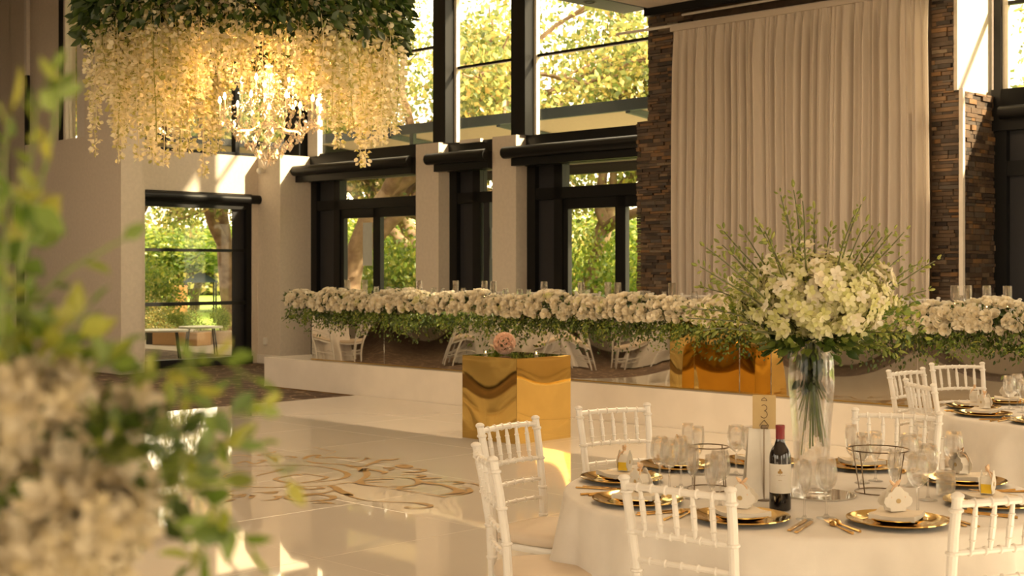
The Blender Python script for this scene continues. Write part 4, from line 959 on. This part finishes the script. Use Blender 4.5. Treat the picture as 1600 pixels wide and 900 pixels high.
# ---------------- hanging floral ring
FC = Vector((-2.18, 11.0, 0)); FR = 1.27
fl = thing('floral_chandelier', 'hanging wisteria canopy with dark leaves above and long cream flower strands', 'flowers', (FC.x, FC.y, 3.45))
def strand(seed, L):
    r_ = np.random.default_rng(seed); n = int(L*125); t = r_.uniform(0,1,n)**.9; w = .062*(1-t*.72)+.006; a = r_.uniform(0,2*PI,n)
    sway = .02*np.sin(t*5+seed)
    P = np.c_[w*np.cos(a)*r_.uniform(.3,1,n)+sway, w*np.sin(a)*r_.uniform(.3,1,n), -t*L]
    D = np.c_[np.cos(a), np.sin(a), r_.uniform(-.9,.3,n)]
    pet = ([(0,0,0),(.45,.45,.12),(.2,1,-.05),(-.2,1,-.05),(-.45,.45,.12),(0,.5,.22)], [(0,1,5),(1,2,5),(2,3,5),(3,4,5),(4,0,5)])
    V, F = scatter(*pet, P, frames(D), r_.uniform(.034,.056,n)*(1.05-.35*t)); 
    cm_ = MB().tube([(.02*math.sin(q*5/8+seed), 0, -q/8*L) for q in range(9)], .004, 3); F3 = np.array([(f[0],f[1],f[2]) for f in cm_.f if len(f) == 4]+[(f[0],f[2],f[3]) for f in cm_.f if len(f) == 4])
    V, F = merge([(V, F), (np.array(cm_.v), F3)]); return np_mesh('flower_strand', V, F, M['petal_wist'])
sm = [(L, strand(s_, L)) for s_, L in ((1,.75),(2,.9),(3,1.0),(4,1.12),(5,.56))]
cnt = 0
while cnt < 295:
    r = FR*math.sqrt(random.uniform(.02,1)); a = random.uniform(0,2*PI)
    if r < .5 and random.random() < .7: continue
    if math.hypot(r*math.cos(a)-.2, r*math.sin(a)) < .48: continue
    zt = 3.72+random.uniform(-.18,.12); L, me = sm[random.randrange(5)] if r < FR*.85 else sm[random.choice((0,1,4,2))]
    if abs(r*math.cos(a)-.2) < .50: L, me = sm[4]
    o = link('flower_strand', me, fl); o.location = (r*math.cos(a), r*math.sin(a), zt-3.45); o.rotation_euler = (0,0,random.uniform(0,6.28)); s_ = random.uniform(.85,1.12); o.scale = (1.05,1.05,s_); cnt += 1
n = 9000; a = rng.uniform(0,2*PI,n); r = (FR+.06)*np.sqrt(rng.uniform(.25,1,n)); z = rng.uniform(.04,.62,n)-.10*rng.random(n)
P = np.c_[r*np.cos(a), r*np.sin(a), z]; D = np.c_[np.cos(a)*.6, np.sin(a)*.6, -np.ones(n)*.7]+rng.normal(0,.5,(n,3))
V, F = scatter(*LEAF, P, frames(D), rng.uniform(.07,.13,n)); o = link('leaf_canopy', np_mesh('leaf_canopy', V, F, M['leaf_dark']), fl); o['kind'] = 'stuff'
n = 1500; a = rng.uniform(0,2*PI,n); r = (FR+.03)*np.sqrt(rng.uniform(.7,1,n)); z = rng.uniform(-.05,.55,n)
P = np.c_[r*np.cos(a), r*np.sin(a), z]; D = np.c_[np.cos(a)*.4, np.sin(a)*.4, -np.ones(n)]+rng.normal(0,.5,(n,3))
V, F = scatter(*LEAF, P, frames(D), rng.uniform(.04,.09,n)); o = link('outer_leaves', np_mesh('outer_leaves', V, F, M['leaf_mid']), fl); o['kind'] = 'stuff'
pts = [((FR-.1)*math.cos(2*PI*k/48), (FR-.1)*math.sin(2*PI*k/48), .45) for k in range(49)]; obj('hoop', MB().tube(pts, .02, 8, False), M['black'], fl, True)
for k in range(4): w = PI/4+k*PI/2; obj('suspension_rod', MB().tube([((FR-.1)*math.cos(w),(FR-.1)*math.sin(w),.45),((FR-.1)*math.cos(w),(FR-.1)*math.sin(w),3.15)], .008, 6), M['black'], fl)

# crystal chandelier inside
CC = Vector((-1.98, 10.95, 2.95))
ch = thing('crystal_chandelier', 'glowing crystal chandelier with candle bulbs below the wisteria strands', 'chandelier', CC)
obj('suspension_rod', MB().tube([(0,0,.3),(0,0,3.65)], .008, 6), M['gold'], ch)
obj('centre_column', MB().lathe([(.001,-.32),(.02,-.30),(.05,-.26),(.02,-.22),(.03,-.15),(.07,-.10),(.05,-.05),(.025,0),(.045,.08),(.02,.16),(.03,.25),(.01,.32)], 16), M['crystal'], ch, True)
octa = MB().add([(0,0,.5),(.28,0,0),(0,.28,0),(-.28,0,0),(0,-.28,0),(0,0,-.5)], [(0,1,2),(0,2,3),(0,3,4),(0,4,1),(5,2,1),(5,3,2),(5,4,3),(5,1,4)]).mesh('crystal_drop', M['crystal'])
bead = MB().ball((0,0,0), .5, 8).mesh('crystal_bead', M['crystal'])
drops = []
for tier, (na_, rr, z0) in enumerate(((9,.40,-.10),(5,.22,.06))):
    for k in range(na_):
        w = 2*PI*k/na_+.35+tier*.3; c_, s_ = math.cos(w), math.sin(w)
        pts = [(.03*c_,.03*s_,z0-.05),(rr*.35*c_,rr*.35*s_,z0-.12),(rr*.75*c_,rr*.75*s_,z0-.13),(rr*.98*c_,rr*.98*s_,z0-.05),(rr*c_,rr*s_,z0+.01)]
        arm = obj('arm', MB().tube(pts, [.009,.008,.008,.007,.007], 8).lathe([(.003,0),(.03,.008),(.035,.018),(.032,.02),(.004,.008)], 12, (rr*c_,rr*s_,z0+.01)), M['crystal'], ch, True)
        cdl = obj('candle_tube', MB().lathe([(.009,0),(.009,.075),(.001,.076)], 10, (rr*c_,rr*s_,z0+.02)), M['wax'], ch, True)
        obj('bulb', MB().lathe([(.001,.0),(.011,.012),(.013,.024),(.007,.044),(.001,.058)], 10, (rr*c_,rr*s_,z0+.096)), M['flame'], cdl, True)
        l = bpy.data.lights.new('bulb_light', 'POINT'); l.energy = 2.2; l.color = (1.0,.50,.17); l.shadow_soft_size = .03
        lo = bpy.data.objects.new('bulb_light', l); COL.objects.link(lo); lo.parent = ch; lo.location = (rr*c_*1.0, rr*s_*1.0, z0+.20)
        for q in range(4):
            ww = w+(q-1.5)*.18; drops.append((rr*math.cos(ww), rr*math.sin(ww), z0-.05-.03*(q % 2)-random.uniform(0,.04), .055))
for ringr, z, n_, s_ in ((.32,-.20,20,.075),(.26,-.28,16,.085),(.18,-.35,12,.085),(.10,-.41,8,.09),(.04,-.47,4,.10),(.38,-.13,22,.06)):
    for k in range(n_): w = 2*PI*k/n_+z*9; drops.append((ringr*math.cos(w), ringr*math.sin(w), z, s_))
for x, y, z, s_ in drops[:170]:
    o = link('crystal_drop', octa, ch); o.location = (x,y,z); o.scale = (s_,)*3; o.rotation_euler = (0,0,random.uniform(0,3))
bs = MB()
for k in range(14):
    w = 2*PI*k/14; c_, s_ = math.cos(w), math.sin(w)
    for t in [i/11 for i in range(12)]:
        r = .03+(.38-.03)*t; z = .30-.36*t-.10*math.sin(t*PI); bs.ball((r*c_, r*s_, z), .009, 6)
        r2 = .38*(1-t)+.04*t; z2 = -.12-.32*t**.8-.03*math.sin(t*PI); bs.ball((r2*c_, r2*s_, z2), .010, 6)
o = obj('bead_strings', bs, M['crystal'], ch, True); o['kind'] = 'stuff'
l = bpy.data.lights.new('chandelier_glow', 'POINT'); l.energy = 12; l.color = (1.0,.50,.17); l.shadow_soft_size = .12
lo = bpy.data.objects.new('chandelier_glow', l); COL.objects.link(lo); lo.location = (CC.x, CC.y, 3.34)

# ---------------- foreground flowers, close to the lens
KF = .62
FP = Vector((-.52*KF, 1.50*KF, 0))
pl = thing('flower_pedestal', 'slim white pedestal carrying the blurred foreground flowers', 'plinth', FP)
obj('column', MB().bbox(-.08,.08,-.08,.08,0,1.16,.006), M['chair'], pl); obj('cap', MB().bbox(-.10,.10,-.10,.10,1.16,1.19,.006), M['chair'], pl)
fg = thing('foreground_bouquet', 'blurred bouquet of dim-toned white blossoms and leafy branches at the lower left, nearest the lens', 'flowers', (FP.x, FP.y, 1.19))
O = Vector((FP.x, FP.y, 1.19)); orb = [np_mesh('blossom', *orchid(s_, .024*KF, .7), M['petal_dimmed'], True) for s_ in (11,12,13)]
def fcl(n, px, py, rx, rz, d0):
    C = PX(px, py, d0*KF)-O; rx *= KF; rz *= KF
    for i in range(n):
        d = rng.normal(size=3); d /= np.linalg.norm(d); r = rng.uniform(.35,1)**.6
        o = link('blossom', orb[i % 3], fg); o.location = (C.x+d[0]*rx*r, C.y+d[1]*rx*r, C.z+d[2]*rz*r)
        o.rotation_euler = Vector(d+np.array([0,-.4,.2])).to_track_quat('Z','Y').to_euler(); s_ = rng.uniform(.6,1.0); o.scale = (s_,)*3
fcl(120, 50, 635, .075, .045, 1.42); fcl(70, 10, 690, .07, .05, 1.5); fcl(120, 135, 805, .065, .050, 1.38); fcl(80, 60, 890, .09, .05, 1.4)
fcl(8, 205, 640, .02, .02, 1.45)
def fleaf(n, px, py, rx, rz, d0, mt, s0, s1, dr=(0,0,.3)):
    C = np.array(PX(px, py, d0*KF)-O); rx *= KF; rz *= KF; s0 *= KF; s1 *= KF; d = rng.normal(size=(n,3)); P = d*np.array([rx,rx*.7,rz])*.6+C; D = d*.7+np.array(dr)+rng.normal(0,.5,(n,3))
    V, F = scatter(*LEAF, P, frames(D), rng.uniform(s0, s1, n)); o = link('leaf_spray', np_mesh('leaf_spray', V, F, M[mt], True), fg); o['kind'] = 'stuff'
fleaf(130, 110, 720, .10, .035, 1.46, 'leaf_mid', .03, .05); fleaf(40, 190, 680, .04, .02, 1.42, 'leaf_mid', .025, .04); fleaf(70, 60, 560, .06, .03, 1.45, 'leaf_green', .03, .05)
fleaf(60, 20, 720, .06, .05, 1.5, 'leaf_mid', .03, .05); fleaf(18, 255, 790, .03, .03, 1.44, 'leaf_mid', .025, .042); fleaf(14, 250, 610, .05, .015, 1.46, 'leaf_green', .02, .035)
fleaf(30, 20, 440, .03, .09, 1.42, 'leaf_green', .03, .05)
def fbranch(pix, d0, leaves_, r=.0022, ls=.034, mt='leaf_green', dd=0):
    r *= KF; ls *= KF; P = [PX(x, y, d0*KF+dd*i)-O for i, (x, y) in enumerate(pix)]; Q = []
    for i in range(len(P)-1):
        for k in range(5): Q.append(P[i].lerp(P[i+1], k/5))
    Q.append(P[-1]); br = obj('branch', MB().tube(Q, [r*(1-.55*k/len(Q)) for k in range(len(Q))], 6), M['stem'], fg, True)
    LP = []; LD = []
    for j in range(leaves_):
        t = (.25+.75*j/max(1,leaves_-1))*(len(Q)-1); i = min(int(t), len(Q)-2); q = Q[i].lerp(Q[i+1], t-i); ax = (Q[i+1]-Q[i]).normalized(); s = Vector((random.gauss(0,1), random.gauss(0,.6), random.gauss(0,1)))
        s = (s-ax*s.dot(ax)).normalized(); LP.append(tuple(q)); LD.append(tuple(ax*.8+s*(1 if j < leaves_-1 else .1)))
    V, F = scatter(*LEAF, np.array(LP), frames(np.array(LD)), rng.uniform(ls*.7, ls*1.2, len(LP))); link('leaves', np_mesh('leaves', V, F, M[mt], True), br)
random.seed(33)
fbranch([(0,500),(55,470),(110,420),(190,375)], 1.42, 4, .0032, .030); fbranch([(10,640),(20,480),(40,340),(55,180),(75,120)], 1.40, 15); fbranch([(30,420),(60,300),(85,200),(100,105)], 1.38, 10, ls=.03)
fbranch([(0,560),(10,400),(5,260),(15,180)], 1.38, 12, ls=.045); fbranch([(30,620),(80,560),(110,510),(140,480)], 1.42, 6); fbranch([(140,640),(200,600),(280,575),(340,555),(390,590)], 1.45, 9)
fbranch([(150,700),(250,670),(330,640),(390,650),(410,635)], 1.44, 9); fbranch([(200,770),(270,740),(330,700),(370,700)], 1.44, 9, ls=.035); fbranch([(220,740),(300,760),(350,800),(390,850)], 1.42, 9, ls=.042)
fbranch([(230,790),(290,830),(320,860),(300,880)], 1.40, 7, ls=.045); fbranch([(180,650),(260,640),(310,600),(300,570)], 1.46, 7); fbranch([(240,700),(330,690),(400,690),(450,750)], 1.47, 8, ls=.03)
fbranch([(90,640),(150,580),(170,560)], 1.44, 6, ls=.035); fbranch([(0,330),(20,300),(50,320)], 1.36, 6, ls=.045)
# ================================================================ OUTSIDE
struct('ground_patio', MB().box(-45, 25, VG+.12, 19.5, -.25, -.02).box(-27, UD-.3, -8, VG+.12, -.24, -.03) , M['paving'])
struct('ground_lawn', MB().box(-160, 60, 19.5, 130, -.3, -.06).box(-160, -45, -20, 19.5, -.3, -.06).box(-45,-27,-8,VG,-.3,-.06), M['grass'])
struct('ground_forecourt', MB().box(-60, 60, -60, -8.3, -.3, -.05).box(6.3, 60, -8.3, 19.5, -.3, -.05), M['paving'])
# awnings sloping down from the wall
def awning(name, label, U0, U1, v0, z0, v1, z1):
    t = thing(name, label, 'awning', (0,0,0), R0)
    th = .05; vs = [(U0,v0,z0),(U1,v0,z0),(U1,v1,z1),(U0,v1,z1)]; vs += [(a,b,c+th) for a,b,c in vs]
    obj('lining', MB().add(vs, [(0,3,2,1),(4,5,6,7),(0,1,5,4),(1,2,6,5),(2,3,7,6),(3,0,4,7)]), M['awning'], t)
    obj('front_beam', MB().box(U0,U1,v0-.05,v0+.03,z0-.06,z0+.10), M['steelblue'], t); obj('rear_beam', MB().box(U0,U1,v1-.05,v1+.08,z1-.18,z1+.02), M['greyframe'], t)
    u = U0+.5
    while u < U1:
        w_ = .04; a = [(u-w_,v0,z0-.09),(u+w_,v0,z0-.09),(u+w_,v1,z1-.09),(u-w_,v1,z1-.09)]; a += [(x,y,z+.08) for x,y,z in a]
        obj('rafter', MB().add(a, [(0,3,2,1),(4,5,6,7),(0,1,5,4),(1,2,6,5),(2,3,7,6),(3,0,4,7)]), M['steelblue'], t)
        obj('post', MB().box(u-.05,u+.05,v1-.05,v1+.05,-.02,z1-.1), M['greyframe'], t); u += 2.6
    u = U0+1.1
    while u < U1: obj('upstand', MB().box(u-.045,u+.045,v0-.04,v0+.03,3.3,z0), M['steelblue'], t); u += 2.6
awning('veranda_awning', 'tan-lined sloping awning with blue-grey beams outside the window wall', -20.5, -9, 14.5, 3.88, 18.4, 3.52)
t = thing('side_awning', 'amber-lined awning seen above the garden door wall', 'awning', (0,0,0), R0)
obj('lining', MB().box(-23.5,UD-.5,11.1,15.5,3.75,3.80), M['awning'], t); obj('edge_beam', MB().box(UD-.55,UD-.47,11.1,15.5,3.70,3.82), M['greyframe'], t); obj('brace', MB().tube([(UD-.5,12.4,3.45),(UD-.5,12.4,3.75)], .04).tube([(UD-.5,11.6,3.5),(-21,12.4,3.72)], .03), M['greyframe'], t)
for v in (11.3,12.9): obj('post', MB().tube([(-23.3,v,-.03),(-23.3,v,3.75)], .05), M['greyframe'], t)
# trees
def make_tree(seed, H=9.0, R=3.6, leaves=9000, lsize=.16, mt='leaf_tree', base=2.2, trunk_r=.2, dense=.55, minz=2.2):
    r_ = random.Random(seed); g = np.random.default_rng(seed); m = MB(); tipl = []
    def grow(p, d, L, r, lv):
        n = 5; pts = [p.copy()]; q = p.copy(); dd = d.copy()
        for i in range(n):
            dd = (dd+Vector((r_.gauss(0,.16),r_.gauss(0,.16),r_.gauss(.02,.10)))).normalized(); q = q+dd*L/n; pts.append(q.copy())
        m.tube(pts, [r*(1-.45*i/n) for i in range(n+1)], 8 if lv < 2 else 5, False)
        if lv >= 2:
            for i in range(2, n+1): tipl.append(pts[i])
        if lv < 4:
            for k in range(r_.choice((2,3,3)) if lv else 4):
                ax = dd.orthogonal().normalized(); ax.rotate(Matrix.Rotation(r_.uniform(0,6.28), 3, dd)); a = r_.uniform(.35,.85)
                nd = (dd*math.cos(a)+ax*math.sin(a)); nd.z = nd.z*.85+.12; nd.normalize()
                st_ = pts[r_.choice((n,n,n-1,n-2))]; grow(st_, nd, L*r_.uniform(.62,.82), r*.58, lv+1)
    grow(Vector((0,0,-.1)), Vector((r_.uniform(-.08,.08),r_.uniform(-.08,.08),1)), base+.1, trunk_r, 0)
    T = np.array([tuple(t) for t in tipl]); 
    k = g.integers(0, len(T), leaves); P = T[k]+g.normal(0, dense, (leaves,3))*np.array([1,1,.75])
    P = P[P[:,2] > minz]; leaves = len(P); D = g.normal(size=(leaves,3))+np.array([0,0,-.3]); global rng; old = rng; rng = g; V, F = scatter(*KITE, P, frames(D), g.uniform(lsize*.6, lsize*1.3, leaves)); rng = old
    return m.mesh('trunk', M['bark'], True, 60), np_mesh('foliage', V, F, M[mt])
tv = [make_tree(1, lsize=.13, leaves=15000, dense=.28), make_tree(2, leaves=14000, base=3.0, lsize=.13, trunk_r=.26, dense=.33), make_tree(5, leaves=26000, base=1.6, dense=.6, lsize=.18, mt='leaf_green'), make_tree(8, leaves=12000, base=3.4, lsize=.13, trunk_r=.24, dense=.33)]
def tree(k, px, d, s, label, rz=0, sz=None):
    loc = Vector(((px-800)/FPX*d, d, -.06)); t = thing('garden_tree', label, 'tree', loc, rz, 'trees in the garden'); t.scale = (s,s,sz or s)
    link('trunk', tv[k][0], t); o = link('foliage', tv[k][1], t); o['kind'] = 'stuff'
tree(3, 366, 33, 1.15, 'straight-trunked tree seen through the right of the garden door', 1); tree(1, 552, 29.5, 1.2, 'pale thick-trunked tree outside the left double door', 2)
tree(0, 905, 30, 1.22, 'spreading leafy tree beyond the right glazed bay', 2.2); tree(0, 735, 33, 1.2, 'loose-crowned tree beyond the middle upper windows', .5); tree(2, 300, 54, 1.15, 'dense green tree behind the garden pavilion', 1, .72)
tree(2, 620, 46, 1.2, 'dense tree behind the left double door glass', 3, .72); tree(2, 860, 46, 1.2, 'broad dense tree low behind the right bay', 4, .72); tree(2, 980, 44, 1.3, 'broad dense tree beside the stone wall edge', 5, .72); tree(1, 455, 37, 1.2, 'tree seen between crystal drops above the corner pier', 4.2)
tree(3, 225, 34, 1.1, 'golden tree left of the garden door view', 2.7); tree(2, 745, 46, 1.2, 'dense tree behind the narrow middle window', 1.3, .72); tree(2, 500, 46, 1.2, 'dense tree low behind the left bay side panel', 2.9, .72); tree(0, 118, 30, 1.3, 'tree glimpsed through the slit window at far left', .1)
tree(2, 400, 50, 1.3, 'distant dense tree behind the straight trunk', 2.2, .72); tree(0, 1590, 26, 1.1, 'tree seen through the window at the far right edge', 1.0); tree(1, 660, 36, 1.25, 'branching tree beside the first window column', 5.5)
tree(2, 180, 52, 1.3, 'distant dense tree behind the far left pier', 5, .72); tree(2, 1080, 46, 1.3, 'dense tree hidden mostly by the stone wall', 5, .72)
# shrubs
def make_shrub(seed, n=4200, mt='leaf_green'):
    g = np.random.default_rng(seed); global rng; old = rng; rng = g
    c = g.normal(size=(14,3))*np.array([.55,.55,.32])+np.array([0,0,.75]); k = g.integers(0,14,n); P = c[k]+g.normal(0,.24,(n,3)); P[:,2] = np.abs(P[:,2]); D = g.normal(size=(n,3))+np.array([0,0,.7])
    V, F = scatter(*KITE, P, frames(D), g.uniform(.05,.12,n)); rng = old
    m = MB()
    for q in c[:7]: m.tube([(0,0,0),(q[0]*.5,q[1]*.5,q[2]*.5),tuple(q)], [.03,.02,.01], 5)
    return np_mesh('foliage', V, F, M[mt]), m.mesh('stems', M['bark'])
shv = [make_shrub(1), make_shrub(2), make_shrub(3, mt='leaf_tree')]
def shrub(k, px, d, s, label, z=-.06):
    t = thing('garden_shrub', label, 'shrub', ((px-800)/FPX*d, d, z), px, 'garden shrubs'); t.scale = (s,s,s); o = link('foliage', shv[k][0], t); o['kind'] = 'stuff'; link('stems', shv[k][1], t)
shrub(2, 247, 31, .6, 'golden shrub before the orange wall in the garden'); shrub(0, 284, 28.6, .30, 'small leafy shrub growing in the left planter', .26); shrub(1, 345, 28.9, .30, 'small shrub growing in the right planter', .26)
shrub(0, 625, 31, 1.5, 'lime shrub low outside the left double door'); shrub(1, 588, 33, 1.3, 'rounded shrub beside the pale trunk'); shrub(2, 755, 30, 1.3, 'shrub outside the narrow middle window'); shrub(0, 930, 32, 1.5, 'shrub beside the parked car')
shrub(1, 980, 29, 1.4, 'shrub low beside the stone wall edge'); shrub(0, 650, 36, 1.6, 'tall shrub behind the left bay'); shrub(2, 905, 40, 1.8, 'golden shrub behind the parked car'); shrub(1, 232, 35, 1.2, 'shrub at the left jamb of the garden door')
for k, x in enumerate(range(-14, 30, 3)):
    pass
hedge = thing('boundary_hedge', 'long dark hedge closing the garden in the distance', 'hedge', (0,0,0))
n = 26000; ang = rng.uniform(-.42,.42,n); dd = 84+rng.uniform(-1.5,1.5,n); P = np.c_[np.tan(ang)*dd, dd, np.abs(rng.normal(0,2.6,n))+.1]
V, F = scatter(*KITE, P, frames(rng.normal(size=(n,3))), rng.uniform(.3,.6,n)); o = link('foliage', np_mesh('foliage', V, F, M['leaf_tree']), hedge); o['kind'] = 'stuff'
obj('hedge_body', MB().box(-38,38,86,87.5,-.06,4.2), M['leaf_dark'], hedge)
# garden furniture
def gl_(px, d): return Vector(((px-800)/FPX*d, d, -.02))
for k, (px, d, w_, lb) in enumerate(((251, 23.6, .95, 'metal garden table with pale round top nearest the glass door'), (314, 25.0, .80, 'low metal garden table with pale top farther out on the patio'))):
    t = thing('garden_table', lb, 'table', gl_(px, d), .3, 'garden tables'); h_ = .52
    obj('top', MB().lathe([(.001,h_),(w_/2,h_),(w_/2,h_+.03),(.001,h_+.03)], 28), M['chair'], t)
    for q in range(4): a = PI/4+q*PI/2; obj('leg', MB().tube([(w_*.5*math.cos(a),w_*.5*math.sin(a),0),(w_*.40*math.cos(a),w_*.40*math.sin(a),h_)], .015), M['greyframe'], t)
for k, (px, d, w_, lb, mt) in enumerate(((284, 28.6, 1.15, 'orange-brown planter box on the patio edge','planter'), (352, 29.0, 1.4, 'pale planter box below the straight tree trunk','awning'), (254,29,.5,'small dark planter left of the orange one','greyframe'))):
    t = thing('planter_box', lb, 'planter', gl_(px, d), -.4); obj('box', MB().bbox(-w_/2,w_/2,-.25,.25,0,.28,.01), M[mt], t); obj('soil', MB().box(-w_/2+.03,w_/2-.03,-.22,.22,.27,.285), M['bark'], t)
t = thing('garden_pavilion', 'small pagoda-roofed pavilion on the lawn with slim posts', 'pavilion', gl_(313, 52) , .3)
obj('roof', MB().add([(-.65,-.65,1.10),(.65,-.65,1.10),(.65,.65,1.10),(-.65,.65,1.10),(-.3,-.3,1.35),(.3,-.3,1.35),(.3,.3,1.35),(-.3,.3,1.35),(0,0,1.5)], [(0,1,5,4),(1,2,6,5),(2,3,7,6),(3,0,4,7),(4,5,8),(5,6,8),(6,7,8),(7,4,8),(3,2,1,0)]), M['steelblue'], t)
for sx in (-1,1):
    for sy in (-1,1): obj('post', MB().tube([(sx*.55,sy*.55,-.04),(sx*.55,sy*.55,1.12)], .04, 6), M['greyframe'], t)
tag(obj('garden_wall', MB().bbox(-.24,.24,-.12,.12,0,1.05,.02), M['brick'], None, loc=gl_(281, 46)), 'short orange rendered wall beside the garden pavilion', 'wall')
t = thing('parked_car', 'white car parked beyond the right double door', 'car', gl_(885, 50)+Vector((0,0,-.03)), .4)
obj('body', MB().prism([(-2.1,.3),(2.1,.3),(2.15,.75),(1.3,.9),(.7,1.4),(-.9,1.45),(-1.7,.95),(-2.1,.85)], -.8, .8), M['carpaint'], t)
obj('side_windows', MB().prism([(1.1,.92),(.62,1.33),(-.85,1.36),(-1.45,.95)], -.815, .815), M['cardark'], t)
for sx in (-1.3,1.3):
    for sy in (-.78,.78): obj('wheel', MB().tube([(sx,sy-.1,.33),(sx,sy+.1,.33)], .33, 16), M['cardark'], t)

# ================================================================ TABLES FAR LEFT (seen mirrored in the head table fronts)
lc = {}
for ti, (u, v, nm_) in enumerate(((-16.4,4.8,'first'),(-19.6,7.2,'second'),(-15.4,1.6,'third'))):
    c = W(u, v); where = ('nearest the window wall','beside the stepped pier','nearest the back of the room')[(1,0,2)[ti]]
    table(c, TR, TH, 'round banquet table on the left carpet, '+where, 'white cloth on the carpet-side table '+where, 7+ti)
    for k in range(8):
        a = 2*PI*k/8+.3; chair(c.x+math.cos(a)*1.28, c.y+math.sin(a)*1.28, -math.cos(a), -math.sin(a), 'white chair at the mirrored carpet table '+where+', '+('window side','far window corner','left wall side','far left corner','rear side','near rear corner','dance floor side','near window corner')[k], 'white chairs round the carpet-side table '+where, 0)
# small fittings
tag(obj('wall_hook', MB().tube([(0,0,0),(0,-.04,.0),(0,-.04,.10),(.05,-.04,.10),(.05,-.04,.04),(0,-.04,.03)], .008, 6), M['wire'], None, loc=W(-22.9, 10.74, 2.95), rz=R0), 'small dark hook fixed high on the far left wall', 'hook')
tag(obj('wall_light', MB().ball((0,0,0), .06, 12).tube([(0,.03,0),(0,.09,0)], .03), M['socket'], None, True, loc=W(-19.0, 13.0, 2.95+.3), rz=R0), 'small pale fitting on the corner pier near its top', 'wall light')
for n_, p_ in protos.items():
    if n_ not in used:
        for c_ in list(p_.children): bpy.data.objects.remove(c_)
        bpy.data.objects.remove(p_)
